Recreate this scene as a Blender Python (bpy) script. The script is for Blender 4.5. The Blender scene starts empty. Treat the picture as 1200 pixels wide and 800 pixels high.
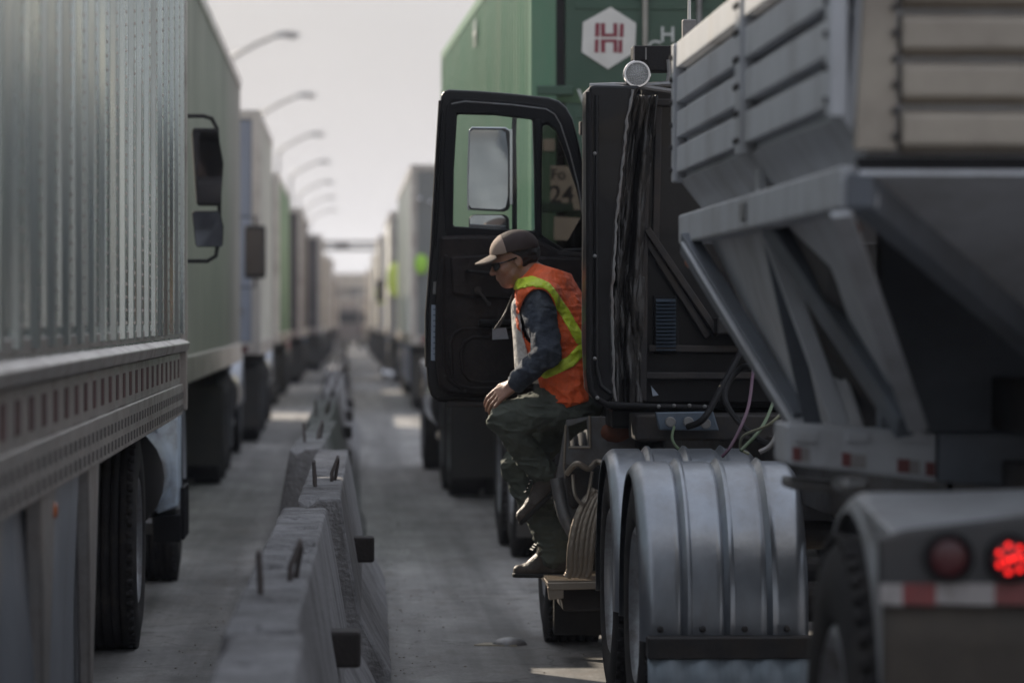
import bpy, bmesh, math, random
import numpy as np
from mathutils import Vector, Matrix, noise as mnoise

random.seed(7)
R = math.radians
sc = bpy.context.scene
col = sc.collection

# ------------------------------------------------------------------ camera
FPX = 4500.0                     # focal length in pixels of the 1200 px wide photograph (135 mm lens)
CAM_Z = 1.58
YAW = math.atan(195 / FPX)
PITCH = math.atan(28 / FPX)
cam_d = bpy.data.cameras.new('camera')
cam = bpy.data.objects.new('camera', cam_d); col.objects.link(cam)
cam_d.sensor_width = 36; cam_d.lens = 135
cam_d.clip_start = 0.1; cam_d.clip_end = 5000
cam.location = (0, 0, CAM_Z)
cam.rotation_euler = (R(90) - PITCH, 0, -YAW)
cam_d.dof.use_dof = True
cam_d.dof.focus_distance = 15.8
cam_d.dof.aperture_fstop = 2.9
cam_d.dof.aperture_blades = 0
sc.camera = cam

# ------------------------------------------------------------------ light
SUN_AHEAD, SUN_EL = R(56), R(28)
S = Vector((-math.cos(SUN_AHEAD) * math.cos(SUN_EL), math.sin(SUN_AHEAD) * math.cos(SUN_EL), math.sin(SUN_EL)))
sun_d = bpy.data.lights.new('sun', 'SUN'); sun = bpy.data.objects.new('sun', sun_d); col.objects.link(sun)
sun_d.energy = 5.0; sun_d.angle = R(0.6); sun_d.color = (1.0, 0.88, 0.72)
sun.rotation_euler = S.to_track_quat('Z', 'Y').to_euler(); sun.location = S * 60
w = bpy.data.worlds.new('World'); sc.world = w; w.use_nodes = True
nt = w.node_tree; nt.nodes.clear()
N = nt.nodes.new; L = nt.links.new
out = N('ShaderNodeOutputWorld'); bg = N('ShaderNodeBackground'); sky = N('ShaderNodeTexSky')
sky.sky_type = 'NISHITA'; sky.sun_disc = False; sky.sun_elevation = SUN_EL
sky.sun_rotation = math.atan2(S.x, S.y); sky.dust_density = 4; sky.air_density = 1.5
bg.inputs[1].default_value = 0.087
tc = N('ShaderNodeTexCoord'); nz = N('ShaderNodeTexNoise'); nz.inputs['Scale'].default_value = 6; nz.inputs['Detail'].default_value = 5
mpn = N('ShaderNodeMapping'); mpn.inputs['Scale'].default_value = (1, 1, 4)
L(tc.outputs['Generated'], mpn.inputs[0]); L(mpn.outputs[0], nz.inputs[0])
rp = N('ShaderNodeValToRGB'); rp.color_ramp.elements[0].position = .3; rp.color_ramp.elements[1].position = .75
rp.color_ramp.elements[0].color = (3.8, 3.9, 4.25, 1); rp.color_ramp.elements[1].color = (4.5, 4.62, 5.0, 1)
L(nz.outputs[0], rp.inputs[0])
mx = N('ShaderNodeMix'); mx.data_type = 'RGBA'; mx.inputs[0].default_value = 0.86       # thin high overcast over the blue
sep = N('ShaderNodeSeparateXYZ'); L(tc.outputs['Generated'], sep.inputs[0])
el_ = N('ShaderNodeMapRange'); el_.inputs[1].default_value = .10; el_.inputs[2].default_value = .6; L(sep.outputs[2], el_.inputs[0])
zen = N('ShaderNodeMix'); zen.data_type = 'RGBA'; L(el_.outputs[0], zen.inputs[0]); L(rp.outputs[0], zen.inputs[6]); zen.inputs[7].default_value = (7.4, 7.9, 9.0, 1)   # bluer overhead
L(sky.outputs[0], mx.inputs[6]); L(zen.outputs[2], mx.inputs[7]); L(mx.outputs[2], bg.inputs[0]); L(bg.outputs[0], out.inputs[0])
vs = sc.view_settings; vs.view_transform = 'Standard'; vs.look = 'None'; vs.exposure = 0.50; vs.gamma = 1; vs.use_curve_mapping = False
cy = sc.cycles
cy.max_bounces = 6; cy.diffuse_bounces = 3; cy.glossy_bounces = 3; cy.transmission_bounces = 4; cy.transparent_max_bounces = 10; cy.volume_bounces = 0
cy.sample_clamp_indirect = 6; cy.use_denoising = True
cy.volume_step_rate = 1.0

# ------------------------------------------------------------------ helpers
CF = Matrix.Rotation(-YAW, 3, 'Z') @ Matrix.Rotation(-PITCH, 3, 'X')
def P(px, py, d):
    """the point at distance d (metres along the road) seen at a pixel of the 1200 x 800 photograph"""
    v = CF @ Vector(((px - 600) / FPX, 1, (400 - py) / FPX))
    return Vector((0, 0, CAM_Z)) + v * (d / v.y)
def PX(px, d): return P(px, 372, d).x
def PZ(py, d): return P(600, py, d).z

def mat(name, c, rough=.6, metal=0., var=.12, scale=3., bump=.0, bscale=40., dirt=None, damt=.45, dscale=1.6, stretch=1., emit=None, es=1., spec=.5, coat=0.):
    m = bpy.data.materials.new(name); m.use_nodes = True
    t = m.node_tree; b = t.nodes['Principled BSDF']; n = t.nodes.new; l = t.links.new
    b.inputs['Roughness'].default_value = rough; b.inputs['Metallic'].default_value = metal
    b.inputs['Specular IOR Level'].default_value = spec; b.inputs['Coat Weight'].default_value = coat
    co = n('ShaderNodeTexCoord'); mp = n('ShaderNodeMapping'); mp.inputs['Scale'].default_value = (1, 1, 1 / stretch)
    l(co.outputs['Object'], mp.inputs[0])
    n1 = n('ShaderNodeTexNoise'); n1.inputs['Scale'].default_value = scale; n1.inputs['Detail'].default_value = 6; n1.inputs['Roughness'].default_value = .65
    l(mp.outputs[0], n1.inputs[0])
    mr = n('ShaderNodeMapRange'); mr.inputs[1].default_value = .25; mr.inputs[2].default_value = .75
    mr.inputs[3].default_value = 1 - var; mr.inputs[4].default_value = 1 + var; l(n1.outputs[0], mr.inputs[0])
    vm = n('ShaderNodeVectorMath'); vm.operation = 'SCALE'; vm.inputs[0].default_value = c[:3]; l(mr.outputs[0], vm.inputs[3])
    cur = vm.outputs[0]
    if dirt:
        n2 = n('ShaderNodeTexNoise'); n2.inputs['Scale'].default_value = dscale; n2.inputs['Detail'].default_value = 9; n2.inputs['Roughness'].default_value = .72
        l(mp.outputs[0], n2.inputs[0])
        r2 = n('ShaderNodeMapRange'); r2.inputs[1].default_value = .45; r2.inputs[2].default_value = .7; r2.inputs[3].default_value = 0; r2.inputs[4].default_value = damt
        l(n2.outputs[0], r2.inputs[0])
        mm = n('ShaderNodeMix'); mm.data_type = 'RGBA'; l(r2.outputs[0], mm.inputs[0]); l(cur, mm.inputs[6]); mm.inputs[7].default_value = (*dirt, 1)
        cur = mm.outputs[2]
        r3 = n('ShaderNodeMapRange'); r3.inputs[3].default_value = rough; r3.inputs[4].default_value = min(1, rough + .35); l(r2.outputs[0], r3.inputs[0]); l(r3.outputs[0], b.inputs['Roughness'])
    l(cur, b.inputs['Base Color'])
    if bump:
        n3 = n('ShaderNodeTexNoise'); n3.inputs['Scale'].default_value = bscale; n3.inputs['Detail'].default_value = 5
        l(co.outputs['Object'], n3.inputs[0])
        bp = n('ShaderNodeBump'); bp.inputs['Strength'].default_value = bump; bp.inputs['Distance'].default_value = .02
        l(n3.outputs[0], bp.inputs['Height']); l(bp.outputs[0], b.inputs['Normal'])
    if emit:
        b.inputs['Emission Color'].default_value = (*emit, 1); b.inputs['Emission Strength'].default_value = es
    return m

def glass(name, tint=(.8, .85, .85), refl=.12):
    m = bpy.data.materials.new(name); m.use_nodes = True; t = m.node_tree; t.nodes.clear(); n = t.nodes.new; l = t.links.new
    o = n('ShaderNodeOutputMaterial'); a = n('ShaderNodeBsdfTransparent'); g = n('ShaderNodeBsdfGlossy'); x = n('ShaderNodeMixShader')
    a.inputs[0].default_value = (*tint, 1); g.inputs['Roughness'].default_value = .04
    f = n('ShaderNodeFresnel'); ad = n('ShaderNodeMath'); ad.operation = 'ADD'; ad.inputs[1].default_value = refl * .4 - .01; l(f.outputs[0], ad.inputs[0])
    l(ad.outputs[0], x.inputs[0]); l(a.outputs[0], x.inputs[1]); l(g.outputs[0], x.inputs[2]); l(x.outputs[0], o.inputs[0])
    return m

class MB:
    def __init__(s): s.b = bmesh.new()
    def box(s, x0, x1, y0, y1, z0, z1):
        vs_ = [s.b.verts.new((x, y, z)) for x in (x0, x1) for y in (y0, y1) for z in (z0, z1)]
        for f in ((0, 1, 3, 2), (4, 6, 7, 5), (0, 4, 5, 1), (2, 3, 7, 6), (0, 2, 6, 4), (1, 5, 7, 3)):
            s.b.faces.new([vs_[i] for i in f])
        return s
    def hull8(s, a, b):
        """prism between two matching rings of points"""
        va = [s.b.verts.new(p) for p in a]; vb = [s.b.verts.new(p) for p in b]; n = len(a)
        s.b.faces.new(va[::-1]); s.b.faces.new(vb)
        for i in range(n): s.b.faces.new([va[i], va[(i + 1) % n], vb[(i + 1) % n], vb[i]])
        return s
    def bar(s, p, q, w_, h_, up=(0, 0, 1)):
        p, q = Vector(p), Vector(q); d = (q - p).normalized(); r = d.cross(Vector(up))
        if r.length < 1e-4: r = d.cross(Vector((0, 1, 0)))
        r.normalize(); u = r.cross(d)
        o_ = [r * a * w_ / 2 + u * b * h_ / 2 for a, b in ((-1, -1), (1, -1), (1, 1), (-1, 1))]
        return s.hull8([p + k for k in o_], [q + k for k in o_])
    def sheet(s, pts, t, nrm=None):
        """a flat plate of thickness t on an outline of points"""
        pts = [Vector(p) for p in pts]
        if nrm is None: nrm = (pts[1] - pts[0]).cross(pts[-1] - pts[0]).normalized()
        nrm = Vector(nrm)
        return s.hull8([p - nrm * t / 2 for p in pts], [p + nrm * t / 2 for p in pts])
    def cyl(s, p, q, r, r2=None, seg=16):
        return s.tube([p, q], [r, r if r2 is None else r2], seg)
    def tube(s, pts, r, seg=8, close=True):
        pts = [Vector(p) for p in pts]
        if not isinstance(r, (list, tuple)): r = [r] * len(pts)
        rings = []; ref = None
        for i, p in enumerate(pts):
            d = (pts[min(i + 1, len(pts) - 1)] - pts[max(i - 1, 0)]).normalized()
            if ref is None: ref = d.orthogonal().normalized()
            ref = (ref - d * ref.dot(d)).normalized(); u = d.cross(ref)
            rings.append([s.b.verts.new(p + (ref * math.cos(a) + u * math.sin(a)) * r[i]) for a in [2 * math.pi * k / seg for k in range(seg)]])
        for a, b in zip(rings, rings[1:]):
            for k in range(seg): s.b.faces.new([a[k], a[(k + 1) % seg], b[(k + 1) % seg], b[k]])
        if close: s.b.faces.new(rings[0][::-1]); s.b.faces.new(rings[-1])
        return s
    def lathe(s, prof, c, axis='x', seg=40, a0=0, a1=2 * math.pi, closed=True):
        """prof: list of (along, radius)"""
        c = Vector(c); full = abs(a1 - a0 - 2 * math.pi) < 1e-6; rings = []
        for k in range(seg + (0 if full else 1)):
            a = a0 + (a1 - a0) * k / seg; ca, sa = math.cos(a), math.sin(a)
            ring = []
            for t, r in prof:
                v = {'x': (t, r * ca, r * sa), 'y': (r * ca, t, r * sa), 'z': (r * ca, r * sa, t)}[axis]
                ring.append(s.b.verts.new(c + Vector(v)))
            rings.append(ring)
        m = len(prof)
        for i in range(len(rings) if full else len(rings) - 1):
            a, b = rings[i], rings[(i + 1) % len(rings)]
            for j in range(m if closed else m - 1): s.b.faces.new([a[j], a[(j + 1) % m], b[(j + 1) % m], b[j]])
        if not full and closed: s.b.faces.new(rings[0][::-1]); s.b.faces.new(rings[-1])
        return s
    def ball(s, c, r, sub=2, sc_=(1, 1, 1)):
        k = bmesh.ops.create_icosphere(s.b, subdivisions=sub, radius=r)
        for v in k['verts']: v.co = Vector((v.co.x * sc_[0], v.co.y * sc_[1], v.co.z * sc_[2])) + Vector(c)
        return s
    def plate(s, outer, holes, y0, y1):
        """plate in the xz plane with holes; points are (x, z)"""
        for yy in (y0, y1):
            es = []
            for lp in [outer] + holes:
                v = [s.b.verts.new((a, yy, b)) for a, b in lp]
                es += [s.b.edges.new((v[i], v[(i + 1) % len(v)])) for i in range(len(v))]
            bmesh.ops.triangle_fill(s.b, use_beauty=True, use_dissolve=True, edges=es)
        for lp in [outer] + holes:
            for i in range(len(lp)):
                a, b = lp[i], lp[(i + 1) % len(lp)]
                s.b.faces.new([s.b.verts.new((q[0], yy, q[1])) for q, yy in ((a, y0), (b, y0), (b, y1), (a, y1))])
        bmesh.ops.remove_doubles(s.b, verts=s.b.verts, dist=1e-5)
        return s
    def build(s, name, m, parent=None, bev=0, smooth=False, seg=2, ang=35):
        bmesh.ops.recalc_face_normals(s.b, faces=s.b.faces)
        me = bpy.data.meshes.new(name); s.b.to_mesh(me); s.b.free()
        o = bpy.data.objects.new(name, me); col.objects.link(o); me.materials.append(m)
        if parent: o.parent = parent
        if smooth: me.shade_smooth()
        if bev:
            md = o.modifiers.new('bevel', 'BEVEL'); md.width = bev; md.segments = seg; md.limit_method = 'ANGLE'; md.angle_limit = R(ang); md.harden_normals = False
        if smooth:
            md = o.modifiers.new('edges', 'EDGE_SPLIT'); md.split_angle = R(40)
        return o

def tag(o, label=None, cat=None, group=None, kind=None):
    if label: o['label'] = label
    if cat: o['category'] = cat
    if group: o['group'] = group
    if kind: o['kind'] = kind
    return o
def thing(name, label, cat, group=None):
    o = bpy.data.objects.new(name, None); col.objects.link(o); o.empty_display_size = .3
    return tag(o, label, cat, group)
def settle(root, base):
    """move the origin of a thing built in world coordinates to its base"""
    base = Vector(base)
    def sh(o):
        if o.type == 'MESH' and o.location.length < 1e-6 and o.data.users == 1:
            o.data.transform(Matrix.Translation(-base))
            for c in o.children: sh(c)
        else: o.location = o.location - base
    if root.type == 'MESH': sh(root)
    else:
        for c in root.children: sh(c)
    root.location = base
def copy_tree(o, parent=None):
    c = o.copy(); col.objects.link(c); c.parent = parent
    for ch in o.children: copy_tree(ch, c)
    return c
def text(s_, size, m, parent, at_, face='back', ext=.002, name='lettering'):
    """flat lettering; face 'back' is read from -y, 'left' is read from -x, 'right' from +x"""
    cu = bpy.data.curves.new('t', 'FONT'); cu.body = s_; cu.size = size; cu.extrude = ext; cu.align_x = 'CENTER'; cu.align_y = 'CENTER'; cu.offset = size * .012
    to = bpy.data.objects.new('t', cu); col.objects.link(to)
    dg = bpy.context.evaluated_depsgraph_get(); me = bpy.data.meshes.new_from_object(to.evaluated_get(dg))
    bpy.data.objects.remove(to); me.name = name
    rot = Matrix.Rotation(R(90), 4, 'X')
    if face == 'left': rot = Matrix.Rotation(R(-90), 4, 'Z') @ rot
    if face == 'right': rot = Matrix.Rotation(R(90), 4, 'Z') @ rot
    me.transform(Matrix.Translation(Vector(at_)) @ rot)
    me.materials.clear(); me.materials.append(m)
    o = bpy.data.objects.new(name, me); col.objects.link(o); o.parent = parent
    return o

# ------------------------------------------------------------------ materials
DUST = (.20, .17, .14)
M = dict(
    alu=mat('trailer_aluminium', (.57, .62, .60), .25, .88, .10, 1.5, .06, 3.0, dirt=(.24, .21, .18), damt=.5, dscale=2.2, stretch=6),  # slight green tint stands in for the container's reflection
    alu_rail=mat('rail_aluminium', (.52, .49, .46), .34, .85, .15, 6, .08, 30, dirt=(.16, .11, .09), damt=.7, dscale=3),
    steel_fender=mat('fender_steel', (.27, .29, .32), .32, .8, .2, 6, .12, 9, dirt=(.20, .18, .16), damt=.45, dscale=4, stretch=3),
    skirt=mat('skirt_metal', (.45, .49, .55), .30, .75, .12, 3, .2, 4, dirt=(.25, .20, .16), damt=.5, stretch=5),
    hopper=mat('hopper_paint', (.45, .46, .485), .48, .15, .10, 4, .06, 60, dirt=(.20, .18, .16), damt=.45, dscale=3, stretch=2),
    hopper_warm=mat('hopper_rear_paint', (.36, .315, .26), .5, .1, .10, 4, .06, 60, dirt=(.17, .14, .12), damt=.5, dscale=3),
    hopper_dark=mat('hopper_frame_paint', (.125, .14, .165), .5, .2, .15, 5, .05, 60, dirt=(.10, .09, .08), damt=.5),
    tarp=mat('hopper_cover', (.48, .42, .33), .8, 0, .12, 5, .2, 20),
    black=mat('cab_black_paint', (.006, .006, .0075), .34, 0, .3, 5, .03, 60, dirt=(.018, .017, .018), damt=.6, dscale=4, coat=.12, spec=.25),
    blackmatte=mat('black_plastic', (.007, .0068, .008), .55, 0, .3, 8, .12, 90, dirt=(.02, .018, .018), damt=.6, spec=.22),
    doorpad=mat('door_trim_vinyl', (.013, .0105, .011), .5, 0, .25, 6, .25, 30, dirt=(.05, .038, .033), damt=.6, dscale=6, spec=.22),
    rubber=mat('tyre_rubber', (.022, .021, .022), .8, 0, .2, 8, .1, 60, dirt=(.09, .078, .068), damt=.5, dscale=5, spec=.2),
    rim=mat('wheel_steel', (.36, .37, .39), .4, .6, .15, 6, 0, 1, dirt=(.10, .07, .05), damt=.8, dscale=6),
    chrome=mat('chrome', (.62, .62, .64), .12, 1, .05, 5),
    dark_mirror=mat('darkened_mirror_glass', (.10, .09, .09), .25, .9, .1, 3),  # dark reflection is put into the glass colour
    mirror=mat('mirror_glass', (.62, .66, .74), .03, 1, .03, 3),
    dark_metal=mat('chassis_steel', (.028, .026, .027), .6, .3, .3, 6, .1, 50, dirt=(.09, .07, .055), damt=.6, dscale=5),
    grey_metal=mat('bracket_steel', (.22, .22, .22), .45, .5, .2, 7, .08, 40, dirt=(.13, .08, .06), damt=.6, dscale=6),
    blue_metal=mat('junction_panel', (.10, .13, .17), .4, .4, .2, 7, .05, 40, dirt=(.08, .07, .06), damt=.6),
    warm_metal=mat('step_metal', (.34, .29, .235), .38, .6, .2, 12, .1, 60, dirt=(.14, .09, .06), damt=.5, dscale=12),
    rebar=mat('rebar_steel', (.085, .07, .065), .7, .2, .3, 20, .2, 60),
    rust=mat('rusty_steel', (.16, .055, .03), .85, 0, .35, 14, .2, 60),
    wood=mat('dark_block', (.028, .022, .02), .8, 0, .3, 14, .2, 60),
    concrete=mat('barrier_concrete', (.21, .205, .21), .9, 0, .30, 9, .7, 45, dirt=(.055, .05, .048), damt=.9, dscale=3.4, stretch=2.2),
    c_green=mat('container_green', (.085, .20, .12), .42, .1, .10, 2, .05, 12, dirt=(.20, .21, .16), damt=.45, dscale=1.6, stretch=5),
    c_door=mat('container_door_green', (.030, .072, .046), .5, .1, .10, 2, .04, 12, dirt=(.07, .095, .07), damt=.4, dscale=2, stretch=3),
    white=mat('white_paint', (.62, .61, .58), .5, 0, .08, 4, dirt=(.3, .26, .21), damt=.35),
    letter=mat('lettering_white', (.50, .52, .50), .6, 0, .12, 20),
    letter_dk=mat('lettering_dark', (.03, .03, .03), .6, 0, .1, 20),
    maroon=mat('emblem_maroon', (.21, .028, .045), .55, 0, .12, 20),
    plate=mat('paper_plate', (.50, .46, .38), .7, 0, .12, 12),
    label=mat('door_label', (.33, .38, .46), .5, 0, .12, 30),
    red=mat('tape_red', (.17, .032, .032), .45, 0, .2, 20, dirt=(.10, .07, .06), damt=.5, dscale=9),
    tapew=mat('tape_white', (.28, .26, .255), .45, 0, .2, 20, dirt=(.14, .11, .10), damt=.6, dscale=9),
    lens_off=mat('lamp_lens_dark_red', (.07, .012, .015), .25, 0, .1, 20),
    lens_on=mat('lamp_diode_lit', (.5, .01, .01), .3, 0, 0, 1, emit=(1, .015, .012), es=1.7),
    amber=mat('amber_lens', (.42, .11, .03), .35, 0, .2, 30, dirt=(.10, .05, .03), damt=.7, dscale=20),
    flap=mat('mud_flap', (.030, .028, .026), .7, 0, .2, 8, .2, 20, dirt=(.06, .05, .04), damt=.6, dscale=4),
    flapw=mat('pale_mud_flap', (.28, .33, .38), .45, .2, .1, 8, .3, 6, dirt=(.12, .11, .1), damt=.6, dscale=4, stretch=4),
    clear=glass('window_glass', (.93, .95, .94), .0), tint=glass('tinted_glass', (.50, .47, .44), .0),
    neon=mat('neon_green', (.32, .60, .05), .5, 0, .1, 8), neony=mat('neon_yellow', (.62, .75, .12), .5, 0, .1, 8),
    lamp_glass=mat('spot_lamp_glass', (.42, .43, .43), .3, .5, .15, 90, .6, 160),
)
# ------------------------------------------------------------------ the ground
def ground_mat(name, base, streak):
    m = bpy.data.materials.new(name); m.use_nodes = True; t = m.node_tree; b = t.nodes['Principled BSDF']; n = t.nodes.new; l = t.links.new
    co = n('ShaderNodeTexCoord'); b.inputs['Roughness'].default_value = .75
    def nz_(scale, sx, sy, det=8, rg=.65):
        mp = n('ShaderNodeMapping'); mp.inputs['Scale'].default_value = (sx, sy, 1); l(co.outputs['Object'], mp.inputs[0])
        x = n('ShaderNodeTexNoise'); x.inputs['Scale'].default_value = scale; x.inputs['Detail'].default_value = det; x.inputs['Roughness'].default_value = rg
        l(mp.outputs[0], x.inputs[0]); return x.outputs[0]
    def rng(i, a, b_, c, d):
        x = n('ShaderNodeMapRange'); x.inputs[1].default_value = a; x.inputs[2].default_value = b_; x.inputs[3].default_value = c; x.inputs[4].default_value = d; l(i, x.inputs[0]); return x.outputs[0]
    def mul(a, b_):
        x = n('ShaderNodeMath'); x.operation = 'MULTIPLY'; l(a, x.inputs[0]); l(b_, x.inputs[1]); return x.outputs[0]
    f = mul(rng(nz_(.9, 1, .12), .35, .65, .72, 1.18), rng(nz_(1.7, 1, .5), .4, .6, .80, 1.12))
    f = mul(f, rng(nz_(2.4, 1.2, .03, 4), .4, .62, 1.12, .62))          # tyre and oil streaks along the lane
    f = mul(f, rng(nz_(60, 1, 1, 3), .3, .7, .82, 1.18)); f = mul(f, rng(nz_(9, 1, .6, 6, .75), .35, .7, .85, 1.12))
    vm = n('ShaderNodeVectorMath'); vm.operation = 'SCALE'; vm.inputs[0].default_value = base; l(f, vm.inputs[3])
    mm = n('ShaderNodeMix'); mm.data_type = 'RGBA'; l(rng(nz_(3.1, 1, .35, 9, .75), .52, .66, 0, .55), mm.inputs[0]); l(vm.outputs[0], mm.inputs[6]); mm.inputs[7].default_value = (*streak, 1)
    # fine cracks and oil drips
    vo = n('ShaderNodeTexVoronoi'); vo.feature = 'DISTANCE_TO_EDGE'; vo.inputs['Scale'].default_value = .8
    wn = n('ShaderNodeTexNoise'); wn.inputs['Scale'].default_value = 2.5; wn.inputs['Detail'].default_value = 8; l(co.outputs['Object'], wn.inputs[0])
    wa = n('ShaderNodeVectorMath'); wa.operation = 'MULTIPLY_ADD'; l(wn.outputs[1], wa.inputs[0]); wa.inputs[1].default_value = (.9, .9, 0); l(co.outputs['Object'], wa.inputs[2]); l(wa.outputs[0], vo.inputs['Vector'])
    m2 = n('ShaderNodeMix'); m2.data_type = 'RGBA'; l(rng(vo.outputs['Distance'], .0, .012, .75, 0), m2.inputs[0]); l(mm.outputs[2], m2.inputs[6]); m2.inputs[7].default_value = (.05, .045, .04, 1)
    v2 = n('ShaderNodeTexVoronoi'); v2.inputs['Scale'].default_value = 3.2; l(wa.outputs[0], v2.inputs['Vector'])
    m3 = n('ShaderNodeMix'); m3.data_type = 'RGBA'; l(mul(rng(v2.outputs['Distance'], .05, .30, .5, 0), rng(nz_(.8, 1, .3, 3), .5, .6, 0, 1)), m3.inputs[0]); l(m2.outputs[2], m3.inputs[6]); m3.inputs[7].default_value = (.06, .056, .052, 1)
    l(m3.outputs[2], b.inputs['Base Color'])
    bp = n('ShaderNodeBump'); bp.inputs['Strength'].default_value = .5; bp.inputs['Distance'].default_value = .01
    l(nz_(80, 1, 1, 4), bp.inputs['Height']); l(bp.outputs[0], b.inputs['Normal'])
    return m
g = MB(); g.box(-900, 900, -60, 1500, -.3, 0)
tag(g.build('ground', mat('dry_earth', (.20, .17, .14), .9, 0, .2, .4, .3, 8)), kind='structure')
rm = ground_mat('road_concrete', (.26, .25, .24), (.12, .10, .085))
g = MB()
# concrete slabs with narrow open joints over a darker bed
ys = [-20 + 6.0 * k for k in range(70)]
for y0 in ys:
    for x0, x1 in ((-5.6, -.012), (.012, 6.2)): g.box(x0, x1, y0 + .012, y0 + 5.988, .001, .02)
tag(g.build('road', rm, bev=.004), kind='structure')
g = MB(); g.box(-5.7, 6.3, -22, 402, .0, .008)
tag(g.build('road_bed', mat('joint_dirt', (.07, .06, .055), .95, 0, .2, 6)), kind='structure')
GZ = .02
g = MB(); random.seed(11)
for k in range(1500):
    y = 9 + random.random() ** 1.6 * 40; sd_ = random.choice((-1, 1)); x = -.17 + sd_ * (.31 + abs(random.gauss(0, .16))) if k % 4 else random.uniform(-1.6, 1.2)
    r_ = random.uniform(.002, .007); g.ball((x, y, GZ + r_ * .4), r_, 1, (random.uniform(.7, 1.5), random.uniform(.7, 1.4), .6))
tag(g.build('gravel', mat('grit', (.30, .27, .24), .9, 0, .4, 30)), kind='stuff')
# hills beyond
bm = bmesh.new(); nx = 80
prev = None
for j in range(8):
    row = []
    for i in range(nx + 1):
        x = -420 + 840 * i / nx; y = 480 + j * 30
        h = (3 + 15 * (mnoise.noise(Vector((x * .006, 3.3, j * .1))) + .5)) * math.sin(math.pi * (j + .3) / 8)
        row.append(bm.verts.new((x, y, max(-.1, h) - (.6 if j in (0, 7) else 0))))
    if prev:
        for i in range(nx): bm.faces.new([prev[i], prev[i + 1], row[i + 1], row[i]])
    prev = row
mb = MB(); mb.b.free(); mb.b = bm
tag(mb.build('hills', mat('hill_scrub', (.16, .135, .10), .95, 0, .3, .05), smooth=True), kind='structure')

# ------------------------------------------------------------------ barrier of concrete segments
def make_barrier(label):
    t = thing('concrete_barrier', label, 'barrier', 'concrete barrier segments between the lanes')
    prof = [(-.30, 0), (-.30, .07), (-.175, .30), (-.088, .80), (.088, .80), (.175, .30), (.30, .07), (.30, 0)]
    Lb = 6.02; m = MB(); nseg = 80; prev = None; b = m.b
    for k in range(nseg + 1):
        y = Lb * k / nseg; row = []
        dense = []
        for i in range(len(prof)):
            a, c = prof[i], prof[(i + 1) % len(prof)]
            for q in range(4): dense.append((a[0] + (c[0] - a[0]) * q / 4, a[1] + (c[1] - a[1]) * q / 4))
        for (x, z) in dense:
            v = Vector((x * 6, y * 4, z * 6)); dn = mnoise.noise(v) * .006 + mnoise.noise(v * 4) * .003
            chip = -max(0, mnoise.noise(v * 1.7 + Vector((9, 1, 4))) - .24) * .12 if z > .74 else 0
            row.append(b.verts.new((x * (1 + dn * 3), y + (dn * 1.5 if k in (0, nseg) else 0), max(0, z + (dn + chip if z > .05 else 0)))))
        if prev:
            n_ = len(row)
            for i in range(n_): b.faces.new([prev[i], prev[(i + 1) % n_], row[(i + 1) % n_], row[i]])
        else: b.faces.new(row[::-1])
        prev = row
    b.faces.new(prev)
    m.build('body', M['concrete'], t, bev=.012, seg=2, ang=40, smooth=False)
    for y, dx, ln in ((1.2, -.03, .0), (1.75, .034, .02)):      # bent steel lifting bars
        MB().tube([(dx, y - .02, .70), (dx * 1.1, y, .84), (dx * 1.3 + ln, y + .03, .905), (dx * 1.3 + ln, y + .05, .912), (dx * 1.3 + ln, y + .085, .88), (dx * 1.1, y + .09, .72)], .0085, 8).build('lifting_bar', M['rebar'], t, smooth=True)
    MB().box(.10, .235, 0, .16, .40, .52).build('side_block', M['wood'], t, bev=.012)
    return t
BC = [(-.225, -.19, 3.25), (-.21, -.165, 9.38), (-.112, -.075, 16.1), (-.235, -.15, 22.3), (-.20, -.17, 28.5), (-.18, -.16, 34.6)]
BL = ['blurred grey concrete barrier segment closest to the camera, cut off by the bottom edge',
      'second concrete barrier segment from the camera, with steel bars leaning out of its top',
      'chipped concrete barrier segment level with the worker on the truck step',
      'concrete barrier segment with a sunlit end, set to the left of its nearer neighbour',
      'concrete barrier segment just behind the one with the sunlit end',
      'concrete barrier segment next to the pale trailer front, fourth joint from the camera']
bar0 = make_barrier(BL[0]); first = True
for k in range(22):
    if k < len(BC): xa, xb, y0 = BC[k]
    else: y0 = 40.7 + (k - 6) * 6.1; xa = -.16 + .03 * math.sin(k * 2.1) - (k - 6) * .004; xb = xa + .02 * math.cos(k)
    o = bar0 if first else copy_tree(bar0); first = False
    o.location = (xa, y0, GZ); o.rotation_euler.z = -math.atan2(xb - xa, 6.02)
    for c_ in o.children:
        if c_.name.startswith('side_block'): c_.location.y = (3.2, 3.35, 2.1, 1.0, 1.6, 2.2)[min(k, 5)]
    o['label'] = BL[k] if k < len(BL) else 'distant blurred concrete barrier segment in the far row between the truck lanes'

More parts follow.
